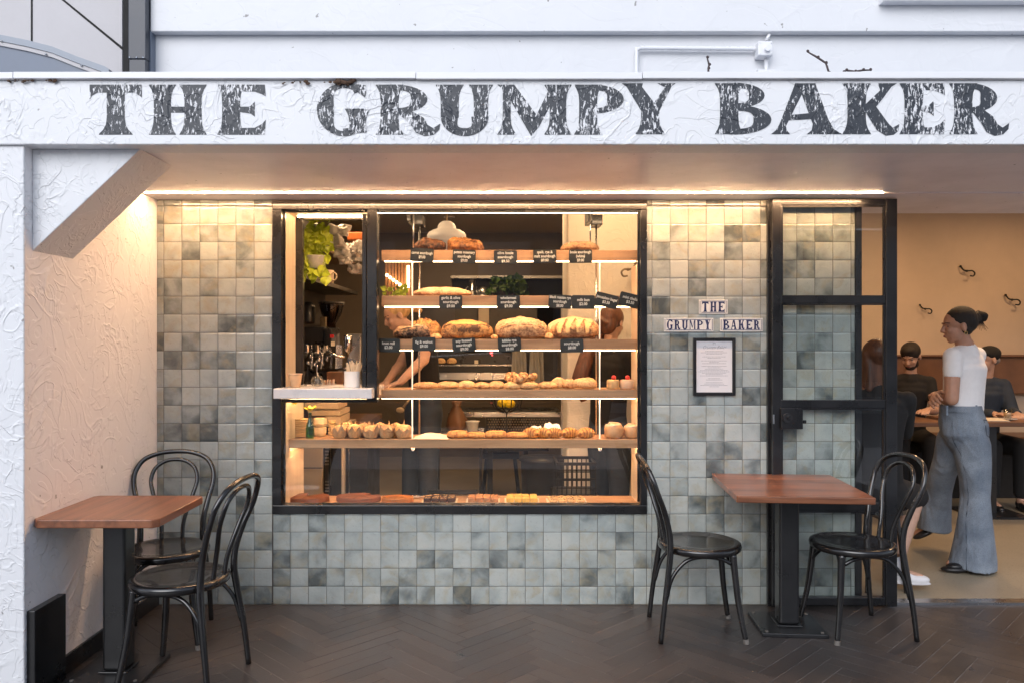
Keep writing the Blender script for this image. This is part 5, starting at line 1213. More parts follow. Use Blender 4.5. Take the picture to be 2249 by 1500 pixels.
m = MB(); m.box(c.x-.055, c.x+.05, 1.33, 1.45, g(760), g(720)); m.build('motor_body', 'dark_machine', t, bevel=.012); m = MB(); m.box(c.x-.068, c.x-.02, 1.30, 1.33, g(727), g(697)); m.build('dial', 'brass_old', t, bevel=.006)
t = thing('milk_jug', 'small steel knock cylinder beside the espresso machine', 'jug', S(768,770,1.1)); c = Vector((X(764,1.1),1.1,0)); g = lambda v: Z(v,1.1)
m = MB(); m.lathe([(.004,g(785)),(.012,g(775)),(.030,g(770)),(.032,g(740)),(.028,g(737)),(.001,g(736))], c, 20); m.build('jug_body', 'chrome', t, smooth=True); m = MB(); m.tube([S(715,776,1.05), S(757,785,1.05)], [.014,.012], 10); m.build('handle', 'chrome', t, smooth=True)
t = thing('takeaway_cups', 'tall dark stack of takeaway cups on the left inside the hatch', 'cups', S(677,700,1.4)); c = Vector((X(677,1.4),1.4,0)); g = lambda v: Z(v,1.4)
m = MB(); m.lathe([(.045,g(712)),(.050,g(705)),(.050,g(674)),(.042,g(671)),(.03,g(664)),(.001,g(663))], c, 20); m.build('cup_stack', 'plastic_black', t, smooth=True)
t = thing('cake_stand_box', 'copper coloured box under the espresso machine', 'box', S(730,835,.98)); m = MB(); m.box(*bx(717,752,816,846,.97,1.06)); m.build('box', 'bench_leather', t, bevel=.004)
t = thing('steel_bin', 'grey steel column behind the milk jug', 'cabinet', S(775,800,1.5)); m = MB(); m.box(*bx(762,792,733,850,1.6,1.8)); m.build('casing', 'stainless', t, bevel=.004)
t = thing('counter_boxes', 'stacked flat cartons below the hatch counter', 'cartons', S(700,900,.75))
for k, (u0,u1,v0,v1) in enumerate(((668,742,885,898),(676,748,901,912),(712,748,914,930))):
    m = MB(); m.box(*bx(u0,u1,v0,v1,.62,.92)); m.build('carton', 'kraft_light', t, bevel=.003)
t = thing('side_ledge', 'pale shelf ledge carrying the cartons under the hatch', 'ledge', S(700,935,.62)); m = MB(); m.box(*bx(640,760,931,936,.60,.94)); m.build('board', 'drawer_cream', t); m = MB(); m.box(*bx(750,756,936,1085,.62,.66)); m.build('leg', 'drawer_cream', t)

# slatted panel with a string of small bulbs, left behind the shelves
t = thing('slatted_screen', 'warm slatted timber screen with a bulb string behind the second shelf', 'screen', S(876,620,2.6))
for k in range(9):
    m = MB(); u = 846+k*7; m.box(X(u,2.6), X(u+5.2,2.6), 2.6, 2.64, Z(655,2.6), Z(556,2.6)); m.build('slat', 'slat_wood', t)
t2 = thing('string_lights', 'string of tiny warm bulbs on the slatted screen', 'string lights', S(870,620,2.55)); m = MB(); pts = [S(850+k*7, 605+k*5.2, 2.56) for k in range(7)]
m.tube([S(846,602,2.56)]+pts, .003, 6); m.build('cable', 'plastic_black', t2)
for p in pts: m = MB(); m.ell(p, .013, n=10, m=7); m.build('bulb', 'bulb_warm', t2, smooth=True)
t = thing('wall_tube_light', 'short upright warm tube lamp beside the slatted screen', 'lamp', S(897,610,2.5)); m = MB(); m.box(X(894,2.5), X(899,2.5), 2.5, 2.52, Z(632,2.5), Z(584,2.5)); m.build('tube', 'bulb_warm', t)
t = thing('small_herb', 'small green herb below the slatted screen', 'plant', S(865,645,2.3)); rr = random.Random(5)
leafy(t, 'leaves', [S(rr.uniform(848,895), rr.uniform(632,655), 2.3) for _ in range(30)], 'leaf_lime', .05, 8, -.3)
m = MB(); m.box(X(840,2.25), X(905,2.25), 2.2, 2.4, Z(668,2.25), Z(655,2.25)); m.build('planter', 'kitchen_dark', t)

# kitchen at the back
t = thing('kitchen_pass', 'dark kitchen pass opening in the rear wall with pots on its sill', 'opening', (X(1110,5.49),5.49,1.6))
m = MB(); m.box(X(993,5.49), X(1250,5.49), 5.485, 5.499, Z(715,5.49), Z(610,5.49)); m.build('dark_sheet', 'gap_dark', t)  # flat dark sheet on the wall, painting the shade inside the opening
m = MB(); m.box(X(990,5.4), X(1252,5.4), 5.40, 5.484, Z(612,5.4), Z(606,5.4)); m.build('lintel_trim', 'stainless', t)
m = MB(); m.box(X(990,4.9), X(1260,4.9), 4.9, 5.484, Z(655,4.9)-.05, Z(655,4.9)); m.build('sill', 'stainless', t)
yk = 5.0; zk = Z(655,4.9)
t = thing('steel_coffee_pot', 'steel mixer pot on the sill of the kitchen pass', 'pot', (X(1036,yk),yk,zk)); c = Vector((X(1038,yk),yk,0)); g = lambda v: Z(v,yk)
m = MB(); m.lathe([(.06,zk+.001),(.07,zk+.03),(.045,g(633)),(.035,g(630)),(.035,g(615)),(.001,g(614))], c, 20); m.build('pot_body', 'stainless', t, smooth=True); m = MB(); m.tube([Vector((c.x-.05,yk,g(630))), Vector((c.x-.11,yk,g(640))), Vector((c.x-.06,yk,g(650)))], .008, 8); m.build('handle', 'stainless', t)
t = thing('steel_saucepan', 'wide steel saucepan beside the mixer pot', 'pan', (X(1060,yk),yk+.1,zk)); c = Vector((X(1062,yk),yk+.05,0)); m = MB(); m.lathe([(.085,zk+.001),(.088,zk+.14),(.080,zk+.14),(.078,zk+.01)], c, 24); m.build('pan_body', 'stainless', t, smooth=True)
t = thing('potted_fern', 'dark green leafy plant on the kitchen pass sill', 'plant', S(1115,640,4.7)); rr = random.Random(8)
pts = []; m = MB()
for k in range(26):
    a = rr.uniform(.1, 3.04); l = rr.uniform(.12,.30); b0 = S(1113,650,4.7); P = spline([b0, b0+Vector((math.cos(a)*l*.5, rr.uniform(-.1,.1), .10+l*.35)), b0+Vector((math.cos(a)*l, rr.uniform(-.12,.1), math.sin(a)*l*.6))], 4); m.tube(P, .003, 5); pts += P[2:]
m.build('stems', 'leaf_green', t); leafy(t, 'leaves', pts*2, 'leaf_green', .075, 9, .2); m = MB(); m.lathe([(.07,zk+.001),(.09,zk+.10),(.08,zk+.10)], (X(1113,4.98),4.98,0), 18); m.build('pot', 'kitchen_dark', t)
yo = 2.9
t = thing('deck_oven', 'stainless deck oven with lit trays and red display in the kitchen', 'oven', (X(1060,yo),yo,0))
m = MB(); m.box(X(900,yo), X(1180,yo), yo, yo+.7, Z(745,yo), Z(672,yo)); m.box(X(900,yo), X(1245,yo), yo+.02, yo+.7, Z(772,yo), Z(745,yo)-.001); m.build('hood', 'kitchen_dark', t, bevel=.01)
m = MB(); m.box(X(930,yo), X(1225,yo), yo+.03, yo+.7, Z(878,yo), Z(773,yo)); m.build('oven_body', 'plastic_black', t, bevel=.006)
m = MB()
for (v0, v1) in ((800,804),(818,834),(842,846)): m.box(X(955,yo), X(1128,yo), yo-.0, yo+.028, Z(v1,yo), Z(v0,yo))
m.build('door_rail', 'stainless', t, bevel=.004)
m = MB(); m.box(X(955,yo), X(1128,yo), yo+.015, yo+.028, Z(799,yo), Z(781,yo)); m.build('oven_window', 'dark_machine', t)
for k, u in enumerate((968, 992)):
    bread('loaf', '%s pale loaf glowing in the oven window' % ('left', 'right')[k], 'loaf', u-11, u+11, 786, Z(799,yo-.02), yo-.03, 'crust_bun', .04, 80+k, (), .7, group='loaves in the oven window')
m = MB(); m.box(X(1076,yo), X(1082,yo), yo+.02, yo+.0285, Z(777,yo), Z(773,yo)); m.box(X(1079,yo), X(1083,yo), yo+.02, yo+.0285, Z(783,yo), Z(780,yo)); m.build('display', 'red_led', t)
m = MB(); m.box(X(1042,yo), X(1050,yo), yo-.002, yo+.028, Z(799,yo), Z(791,yo)); m.build('timer', 'parchment', t)
m = MB(); m.box(X(1051,yo-.02), X(1074,yo-.02), yo-.03, yo-.001, Z(712,yo), Z(672,yo)); m.build('strut', 'drawer_cream', t)
for k, (u, lb) in enumerate(((1140,'left'),(1178,'right'))):
    t = thing('hanging_towel', '%s grey cloth hanging before the oven' % lb, 'towel', S(u,770,2.6), 0, 'grey cloths hanging before the oven'); w = 17/F*(2.6+D0)
    m = MB(); z0_, z1_ = Z((835,862)[k],2.6), Z(752,2.6); m.grid(lambda a, b: Vector((X(u,2.6)+(a-.5)*2*w*(1-.2*b), 2.6+.02*math.sin(a*15+b*2), z0_+(z1_-z0_)*b)), 18, 8); o = m.build('cloth', 'cloth_grey', t, smooth=True); so_ = o.modifiers.new('thickness', 'SOLIDIFY'); so_.thickness = .004
t = thing('service_counter', 'dark service counter with perforated metal front behind the fourth shelf', 'counter', (X(1150,2.3),2.3,0))
m = MB(); m.box(X(985,2.5), X(1232,2.5), 2.5, 3.0, .80, .845); m.build('counter_top', 'stainless', t, bevel=.004)
m = MB(); m.box(X(1068,2.52), X(1205,2.52), 2.52, 2.56, Z(990,2.52), .799); m.build('perforated_panel', 'dark_machine', t)
m = MB()
for i in range(24):
    for j in range(12): xx, z = X(1072,2.5)+i*.0225+(.011 if j % 2 else 0), .78-j*.0225; m.tube([(xx,2.5195,z),(xx,2.516,z)], .0065, 6)
m.build('perforation', 'brass_old', t)
m = MB(); m.box(X(1070,2.55), X(1082,2.55), 2.6, 2.66, .013, .80); m.build('leg', 'iron_dark', t)
m = MB(); m.box(X(1150,2.55), X(1160,2.55), 2.6, 2.66, .3, .80); m.build('leg', 'iron_dark', t)
t = thing('fruit_basket', 'black wire basket of lemons hanging in front of the perforated counter', 'basket', S(1113,885,2.2))
c = S(1113,882,2.2); m = MB()
for k in range(10):
    a = 2*math.pi*k/10; m.tube(spline([c+Vector((.13*math.cos(a), .13*math.sin(a), .05)), c+Vector((.11*math.cos(a), .11*math.sin(a), -.04)), c+Vector((.03*math.cos(a), .03*math.sin(a), -.085))], 4), .005, 6)
m.tube([c+Vector((.13*math.cos(a*.3142), .13*math.sin(a*.3142), .05)) for a in range(21)], .006, 6); m.tube([c-Vector((0,0,.085)), Vector((c.x, 2.2, .84-.3))], .006, 6); m.build('wire', 'iron_dark', t)
for k, (du, dz) in enumerate(((-10,-2),(7,-3))):
    q = thing('lemon', '%s yellow lemon in the wire basket' % ('left', 'right')[k], 'lemon', c+Vector((du/F*6.5,-.03,dz*.004)), 0, 'lemons in the wire basket'); m = MB(); m.ell((0,0,0), (.044,.035,.036), n=14, m=10); m.build('peel', 'lemon', q, smooth=True, world=False)
t = thing('paper_carrier', 'brown paper bag tied at the neck behind the fourth shelf', 'bag', S(1003,935,2.0)); c = S(1003,937,2.0); m = MB(); m.lathe([(.07,-.02),(.085,0),(.08,.06),(.055,.12),(.03,.17),(.045,.21),(.001,.21)], c, 20, wob=lambda a, z: 1+.10*math.sin(a*5+z*30)); m.build('bag', 'bench_leather', t, smooth=True)
t = thing('side_table', 'low stainless side table carrying the brown paper bag', 'table', S(1010,945,2.0)); m = MB(); zt3 = Z(939,2.0)-.022; m.box(X(950,1.9), X(1062,1.9), 1.85, 2.2, zt3-.03, zt3); m.build('table_top', 'stainless', t, bevel=.004)
for u in (958, 1052): m = MB(); m.box(X(u,1.9), X(u+6,1.9), 1.95, 1.98, .013, zt3-.031); m.build('leg', 'iron_dark', t)
t = thing('plastic_tub', 'small clear tub with white lid on the side table', 'tub', S(1037,930,2.0)); m = MB(); c = S(1037,938,2.0); m.lathe([(.045,-.02),(.055,.05),(.062,.052),(.062,.058),(.001,.058)], Vector((c.x,2.0,zt3+.021)), 18); m.build('tub', 'plastic_bag', t, smooth=True)
t = thing('kitchen_utensils', 'wooden spoon leaning over the side table', 'spoon', S(888,890,1.6)); m = MB(); m.tube([S(903,872,1.6), S(886,893,1.6)], .008, 8); m.ell(S(879,900,1.6), (.032,.012,.022), n=12, m=7); m.build('spoon', 'stick_wood', t, smooth=True)
t = thing('door_panel', 'tall steel door edge beside the plaster column', 'door', S(1238,900,2.2)); m = MB(); m.box(X(1233,2.2), X(1242,2.2), 2.2, 2.25, .013, Z(675,2.2)); m.build('edge', 'panel_grey', t); m = MB(); m.box(X(1242.5,2.2), X(1246,2.2), 2.2, 2.25, .013, Z(675,2.2)); m.build('seal', 'gap_dark', t)
t = thing('waste_bin', 'round black bin standing on the bakery floor', 'bin', (X(1195,2.0),2.0,.013)); m = MB(); m.lathe([(.14,0),(.17,.02),(.19,.48),(.205,.49),(.205,.51),(.001,.515)], (X(1195,2.0),2.0,.013), 28, wob=lambda a, z: 1+.008*math.sin(a*14)); m.build('bin_body', 'plastic_black', t, smooth=True)
t = thing('stool', 'low black stool on splayed legs beside the bin', 'stool', (X(1095,3.0),3.0,.013)); c = Vector((X(1100,3.0),3.0,0)); m = MB(); m.box(c.x-.17, c.x+.17, 2.85, 3.15, .38, .44); m.build('seat', 'plastic_black', t, bevel=.01)
for sx in (-1,1):
    for sy in (-1,1): m = MB(); m.tube([c+Vector((sx*.13,sy*.11,.38)), c+Vector((sx*.17,sy*.14,.013))], .018, 8); m.build('leg', 'plastic_black', t)
t = thing('plastic_crate', 'black plastic crate with arched cut-outs behind the bottom deck', 'crate', S(1262,1085,.95)); xa, xb, y0_, y1_ = X(1222,.9), X(1310,.9), .9, 1.2; za, zb_ = Z(1085,.9), Z(1015,.9)
m = MB(); m.box(xa, xb, y0_, y0_+.012, zb_-.02, zb_); m.box(xa, xb, y1_-.012, y1_, zb_-.02, zb_); m.box(xa, xa+.012, y0_+.0125, y1_-.0125, zb_-.02, zb_); m.box(xb-.012, xb, y0_+.0125, y1_-.0125, zb_-.02, zb_); m.box(xa, xb, y0_, y1_, za-.01, za); m.build('rim', 'plastic_black', t)
m = MB()
for k in range(9):
    x = xa+.006+(xb-xa-.012)*k/8
    for yy in (y0_+.006, y1_-.006): m.tube([(x,yy,za),(x,yy,zb_-.02)], .004, 6)
for k in range(3):
    for yy in (y0_+.006, y1_-.006): m.box(xa, xb, yy-.003, yy+.003, za+(zb_-za)*(.2+.28*k)-.004, za+(zb_-za)*(.2+.28*k)+.004)
m.build('ribs', 'plastic_black', t)
t = thing('crate_trolley', 'low dark trolley under the plastic crate', 'trolley', S(1262,1095,.95)); m = MB(); m.box(xa-.02, xb+.02, y0_-.02, y1_+.02, .10, za-.011); m.build('platform', 'plastic_black', t, bevel=.005)
for sx in (xa+.03, xb-.03):
    for yy in (y0_+.03, y1_-.03): m = MB(); m.tube([(sx-.012,yy,.058),(sx+.012,yy,.058)], .045, 16); m.build('wheel', 'rubber', t)
def hook(u, v, y, s_, mat, label, dirx=1, parentgrp='iron coat hooks on the walls'):
    t = thing('coat_hook', label, 'coat hook', S(u,v,y), 0, parentgrp); c = Vector((X(u,y), y, Z(v,y)))
    m = MB(); m.tube(spline([c+Vector((-.045*dirx,0,.045))*s_, c+Vector((-.030*dirx,-.02,.015))*s_, c+Vector((0,-.035,.004))*s_, c+Vector((.030*dirx,-.045,.002))*s_, c+Vector((.050*dirx,-.05,-.020))*s_, c+Vector((.040*dirx,-.05,-.048))*s_, c+Vector((.012*dirx,-.05,-.048))*s_], 5), [.0075*s_], 8) if False else m.tube(spline([c+Vector((-.055*dirx,0,.048))*s_, c+Vector((-.035*dirx,-.02,.012))*s_, c+Vector((.0,-.035,.004))*s_, c+Vector((.035*dirx,-.045,.002))*s_, c+Vector((.055*dirx,-.05,-.020))*s_, c+Vector((.042*dirx,-.05,-.048))*s_, c+Vector((.010*dirx,-.05,-.046))*s_], 5), .0075*s_, 8)
    m.ell(c+Vector((-.055*dirx,0,.050))*s_, .012*s_, n=8, m=6); m.build('arm', mat, t, smooth=True)
    m = MB(); m.ell(c+Vector((.0,-.012,.004))*s_, (.016*s_,.012,.012*s_), n=10, m=6); m.build('plate', mat, t, smooth=True)
hook(2122,597,3.38,1.0,'iron_dark','dark coat hook highest on the cream dining wall')
hook(2221,660,3.38,1.0,'iron_dark','dark coat hook at the right end of the cream dining wall')
hook(2031,680,3.38,.85,'iron_dark','dark coat hook low on the dining wall near the door')
hook(1379,594,1.45,1.0,'brass_old','brass coat hook on the column below the top shelf',-1)
hook(1372,798,1.45,.9,'brass_old','brass coat hook on the column behind the fourth shelf',-1)

# ================================================================== DINING ROOM
t = thing('bench', 'long brown bench with upholstered back along the dining wall', 'bench', (4,3.3,0))
yb2 = 3.28; m = MB(); m.box(1.2, 6.9, yb2, 3.395, .95, Z(784,yb2)); m.build('backrest', 'bench_leather', t, bevel=.012)
m = MB(); m.box(1.2, 6.9, yb2-.02, 3.395, Z(784,yb2)+.001, Z(779,yb2)); m.build('top_rail', 'panel_wood', t, bevel=.004)
m = MB(); m.box(1.2, 6.9, 2.82, yb2-.001, .50, .58); m.build('seat', 'bench_leather', t, bevel=.015); m = MB(); m.box(1.2, 6.9, 2.9, 3.39, .012, .499); m.build('plinth', 'gap_dark', t)
def dtable(x0, x1, lb):
    t = thing('dining_table', lb, 'table', ((x0+x1)/2,2.25,.012), 0, 'dark wooden dining tables'); m = MB(); m.box(x0, x1, 1.95, 2.55, .775, .81); m.build('tabletop', 'panel_wood', t, bevel=.004)
    m = MB(); m.box((x0+x1)/2-.04, (x0+x1)/2+.04, 2.2, 2.28, .03, .774); m.build('post', 'black_paint', t); m = MB(); m.box((x0+x1)/2-.22, (x0+x1)/2+.22, 2.02, 2.46, .013, .03); m.build('base_plate', 'black_paint', t)
dtable(2.95, 3.60, 'dark dining table in front of the bearded man'); dtable(3.72, 4.45, 'dark dining table in front of the man in the cap'); dtable(4.55, 5.3, 'dark dining table at the right edge of the picture')
yt = 2.15; c = Vector((X(2213,yt),yt,.811)); t = thing('coffee_glass', 'small glass of coffee on its saucer on the dining table', 'glass', c); m = MB(); m.lathe([(.026,.012),(.034,.085),(.031,.085),(.024,.018)], c, 18); m.build('glass', 'clear_glass', t, smooth=True); m = MB(); m.lathe([(.023,.018),(.029,.060),(.001,.060)], c, 18); m.build('coffee', 'kraft', t, smooth=True)
t = thing('saucer', 'white saucer under the coffee glass', 'saucer', c); m = MB(); m.lathe([(.03,.001),(.07,.010),(.072,.012),(.03,.006),(.001,.005)], c, 24); m.build('dish', 'white_enamel', t, smooth=True)
c = Vector((X(2178,2.1),2.1,.811)); t = thing('folded_menu', 'folded cream menu lying on the dining table', 'menu', c); m = MB(); m.add([c+Vector((-.10,-.06,.001)), c+Vector((.10,-.08,.001)), c+Vector((.10,.08,.012)), c+Vector((-.10,.08,.012)), c+Vector((-.10,-.06,.005)), c+Vector((.10,-.08,.005)), c+Vector((.10,.08,.016)), c+Vector((-.10,.08,.016))], [(0,3,2,1),(4,5,6,7),(0,1,5,4),(1,2,6,5),(2,3,7,6),(3,0,4,7)]); m.build('card', 'parchment', t)
for k, (u, lb) in enumerate(((1988,'tall water glass on the bearded man\'s table'),(1996,'water carafe behind the tall water glass'))):
    c = Vector((X(u,2.0+.2*k),2.0+.2*k,.811)); t = thing(('water_glass','carafe')[k], lb, ('glass','carafe')[k], c); m = MB(); m.lathe([(.028,.001),(.03,.01),(.032,.13+.06*k),(.029,.13+.06*k),(.027,.012)], c, 16); m.build('glass', 'clear_glass', t, smooth=True)

# ================================================================== PEOPLE
def basis(f, u=(0,0,1)):
    f = Vector(f).normalized(); u = Vector(u); r_ = f.cross(u).normalized(); u = r_.cross(f).normalized(); return r_, f, u
def remesh(o, vox, it=5, fac=.6, sub=False):
    m = o.modifiers.new('skin', 'REMESH'); m.mode = 'VOXEL'; m.voxel_size = vox; m.use_smooth_shade = True
    s = o.modifiers.new('smooth', 'SMOOTH'); s.factor = fac; s.iterations = it; return o
def limb(mb, pts, rs, n=14):
    """tapering limb: spheres at the joints, cones between"""
    for i in range(len(pts)-1): mb.cap(pts[i], pts[i+1], rs[i], rs[i+1], n)
def chain(mb, A, B, rA, rB, Bs, n=9, prof=None):
    n = n*2+2
    """row of flattened ellipsoids between two centres (torso, hips)"""
    A, B = Vector(A), Vector(B)
    for i in range(n):
        t = i/(n-1); c = A.lerp(B, t); w = rA[0]+(rB[0]-rA[0])*t; d = rA[1]+(rB[1]-rA[1])*t
        if prof: w *= prof(t)
        mb.ell(c, (w, d, .07), Bs, 20, 10)
def hand(mb, wrist, d, nrm, curl=.5, s=1.0, thumb=1):
    """palm, four unequal bent fingers and a thumb; d = direction of the fingers, nrm = out of the back of the hand"""
    d = Vector(d).normalized(); nrm = (Vector(nrm)-d*Vector(nrm).dot(d)).normalized(); sd = d.cross(nrm).normalized()*thumb
    w = Vector(wrist); mb.ell(w+d*.045*s, (.040*s, .050*s, .016*s), (sd, d, nrm), 12, 8)
    for k, (o_, l) in enumerate(((.036,.068),(.012,.076),(-.012,.071),(-.035,.056))):
        p0 = w+d*.082*s+sd*o_*s; a1 = curl*.6+.05*k; a2 = curl*1.5
        d1 = d*math.cos(a1)-nrm*math.sin(a1); d2 = d*math.cos(a2)-nrm*math.sin(a2); p1 = p0+d1*l*.5*s; p2 = p1+d2*l*.45*s
        mb.cap(p0, p1, .0100*s, .0095*s, 8); mb.cap(p1, p2, .0095*s, .0085*s, 8)
    p0 = w+d*.022*s+sd*.030*s; p1 = p0+(d*.6+sd*.75-nrm*.25)*.040*s; p2 = p1+(d*.95+sd*.2-nrm*.3)*.032*s
    mb.cap(p0, p1, .013*s, .0105*s, 8); mb.cap(p1, p2, .0105*s, .008*s, 8)
def head(mb, c, f, u=(0,0,1), s=1.0, beard=0):
    r_, f, u = basis(f, u); c = Vector(c); P = lambda a, b, d: c+(r_*a+f*b+u*d)*s
    mb.ell(P(0,-.012,.030), (.073*s,.092*s,.080*s), (r_,f,u), 22, 14); mb.ell(P(0,.025,-.030), (.058*s,.062*s,.072*s), (r_,f,u), 18, 12)
    mb.ell(P(0,.050,-.082), (.030*s,.026*s,.022*s), (r_,f,u), 12, 8); mb.ell(P(0,.020,-.070), (.048*s,.048*s,.030*s), (r_,f,u), 12, 8)
    mb.cap(P(0,.083,.010), P(0,.098,-.020), .0085*s, .0112*s, 8); mb.ell(P(.010,.091,-.025), .008*s, n=8, m=6); mb.ell(P(-.010,.091,-.025), .008*s, n=8, m=6)
    mb.ell(P(0,.081,-.049), (.020*s,.010*s,.0065*s), (r_,f,u), 10, 7); mb.ell(P(0,.079,-.060), (.018*s,.011*s,.0075*s), (r_,f,u), 10, 7)
    mb.ell(P(0,.076,.026), (.046*s,.010*s,.009*s), (r_,f,u), 12, 7)
    for q in (-1, 1):
        mb.ell(P(q*.033,.062,-.020), (.022*s,.022*s,.022*s), (r_,f,u), 10, 8)
        mb.ell(P(q*.076,-.010,-.008), (.008*s,.018*s,.030*s), (r_,f,u), 10, 8)
    return P
def face_bits(t, P, s, brow='hair_dark', lips=True, eyes='ink_dark', B=None):
    for q in (-1, 1):
        m = MB(); m.ell(P(q*.031,.0690,.008), (.0105*s,.0045*s,.0030*s), B, 8, 6); m.build('eye', eyes, t, smooth=True)
        m = MB(); m.tube([P(q*.014,.0860,.028), P(q*.033,.0800,.033), P(q*.050,.0600,.027)], .0022*s, 6); m.build('eyebrow', brow, t, smooth=True)
    if lips: m = MB(); m.ell(P(0,.0885,-.054), (.018*s,.0040*s,.0065*s), B, 10, 6); m.build('lips', 'lip', t, smooth=True)

def person(label, loc, J, skin, shirt, trousers, shoes=None, sleeve=.45, s=1.0, vox=.0065, face=True, brow='hair_dark', long_sleeve=False, hair=None, group=None, pleg=(.085,.058,.046), shirt_len=1.0, seat=False, wsh=1.0, lips=True):
    """J: joints in world metres - head, face (direction), neck, sh (l, r), el, wr, hip (centre), hips (l, r), kn, an, chest forward direction"""
    t = thing('person', label, 'person', loc, 0, group); V = lambda k: Vector(J[k])
    fw = Vector(J['fwd']); l, r_ = V('shL'), V('shR'); side = (r_-l).normalized(); up = Vector((0,0,1)); f = up.cross(side).normalized()
    if f.dot(fw) < 0: f = -f
    chest = (l+r_)/2-Vector((0,0,.09)); hip = V('hip'); upv = (chest-hip).normalized(); f = (f-upv*f.dot(upv)).normalized(); sd = f.cross(upv)
    Bs = (sd, f, upv); sw = (r_-l).length/2
    hm = (lambda P: P)
    b = MB(); Pf = head(b, V('head'), J['face'], J.get('hup', (0,0,1)), s)
    b.cap(V('neck')-Vector((0,0,.02)), V('head')-Vector((0,0,.05*s))-Vector(J['face']).normalized()*.018, .052*s*wsh, .047*s, 14)
    chain(b, hip, chest, (sw*.80,.095), (sw*.92,.100), Bs, 9, lambda t_: 1-.14*math.sin(math.pi*t_)); b.ell((l+r_)/2-Vector((0,0,.045)), (sw*.95,.085,.055), Bs, 18, 10)
    limb(b, [(l+r_)/2, V('neck')], [.07, .052])
    for q in 'LR': b.cap(V('sh'+q)-Vector((0,0,.015)), V('neck')-Vector((0,0,.03)), .042*wsh, .046*wsh)
    for q in 'LR':
        limb(b, [V('sh'+q)-Vector((0,0,.01)), V('el'+q), V('wr'+q)], [.050*wsh, .040*wsh, .026])
        d = V('wr'+q)-V('el'+q); fore = V('el'+q).lerp(V('wr'+q), .3); b.ell(fore, .041*wsh, n=12, m=8)
        hd = J.get('hd'+q, d); hand(b, V('wr'+q), hd, J.get('hn'+q, (0,0,1)), J.get('curl', .5), s, J.get('th'+q, 1))
        limb(b, [V('hp'+q), V('kn'+q), V('an'+q)], [pleg[0], pleg[1], .036]); b.ell(V('kn'+q).lerp(V('an'+q), .28), (pleg[1]*.95,)*3, n=12, m=8)
        fd = Vector(J.get('ft'+q, fw)).normalized(); b.cap(V('an'+q)-Vector((0,0,.03)), V('an'+q)+fd*.13-Vector((0,0,.055)), .036, .026, 10)
    body = remesh(b.build('body', skin, t, smooth=True), vox, 2, .5)
    # shirt follows the torso
    c = MB(); g = .016
    chain(c, hip+upv*J.get('hem', .02), chest, (sw*.80+g,.095+g), (sw*.92+g,.100+g), Bs, 9, lambda t_: 1-.12*math.sin(math.pi*t_)); c.ell((l+r_)/2-Vector((0,0,.045)), (sw*.97+g*.6,.088+g*.6,.062), Bs, 18, 10)
    limb(c, [(l+r_)/2, V('neck')-Vector((0,0,.035))], [.085, .062])
    for q in 'LR': c.cap(V('sh'+q)-Vector((0,0,.018)), V('neck')-Vector((0,0,.045)), .054*wsh, .058*wsh)
    for q in 'LR':
        e = V('sh'+q).lerp(V('el'+q), sleeve if not long_sleeve else 1.0)
        limb(c, [V('sh'+q)-Vector((0,0,.01)), e], [.057*wsh, (.057-.012*sleeve)*wsh+.001])
        if long_sleeve: limb(c, [V('el'+q), V('el'+q).lerp(V('wr'+q), long_sleeve)], [.052*wsh, .040*wsh])
    remesh(c.build('shirt', shirt, t, smooth=True), .009, 5, .5)
    if trousers:
        p = MB(); w = J.get('flare', (.105,.075,.06))
        chain(p, hip-upv*.10, hip+upv*.05, (sw*.82+.02,.115), (sw*.80+.012,.108), Bs, 6)
        for q in 'LR':
            limb(p, [V('hp'+q), V('kn'+q)], [w[0], w[1]], 18); limb(p, [V('kn'+q), V('an'+q).lerp(V('kn'+q), J.get('hemT', .12))], [w[1], w[2]], 18)
        remesh(p.build('trousers', trousers, t, smooth=True), .010, 5, .5)
    if shoes:
        for q in 'LR':
            fd = Vector(J.get('ft'+q, fw)).normalized(); a = V('an'+q); sx = fd.cross(Vector((0,0,1)))
            m = MB(); m.ell(a-Vector((0,0,.045))-fd*.01, (.040,.045,.042), (sx,fd,up), 14, 9); m.ell(a+fd*.10-Vector((0,0,.062)), (.044,.085,.030), (sx,fd,up), 16, 9); m.ell(a+fd*.04-Vector((0,0,.05)), (.040,.08,.036), (sx,fd,up), 16, 9)
            m.ell(a+fd*.06-Vector((0,0,.084)), (.045,.135,.012), (sx,fd,up), 16, 7); remesh(m.build('shoe', shoes, t, smooth=True), .006, 3, .5)
    if face: face_bits(t, Pf, s, brow, lips, B=basis(J['face'], J.get('hup', (0,0,1))))
    return t, Pf, (sd, f, upv)

# --- waitress with arms crossed, back three quarters to the viewer
zf = .012
J = dict(head=(2.872,.60,1.556), face=(-.97,.20,-.14), hup=(-.05,0,1), neck=(2.925,.615,1.44), fwd=(-.62,.78,0),
    shL=(2.800,.53,1.380), shR=(3.075,.74,1.380), elL=(2.775,.50,1.105), elR=(3.065,.88,1.13), wrL=(2.80,.72,1.10), wrR=(2.735,.625,1.115),
    hip=(2.925,.645,.93), hpL=(X(2126,.60),.60,.86), hpR=(X(2102,.68),.68,.86), knL=(X(2141,.60),.60,.50), knR=(X(2066,.94),.94,.50), anL=(X(2138,.60),.60,.115), anR=(X(2052,1.05),1.05,.24),
    hdL=(.35,.7,.1), hnL=(0,.3,1), hdR=(-.45,-.75,-.15), hnR=(-.8,.1,.5), curl=.55, thR=-1, hem=.105, ftL=(-.85,.25,-.1), ftR=(-.6,.7,-.6), flare=(.108,.110,.138), hemT=.02)
t, P, Bs = person('waitress with dark hair bun, white t-shirt and wide faded jeans, arms crossed', (2.92,.6,zf), J, 'skin_tan', 'cloth_white', None, None, .42, .98, .0045)
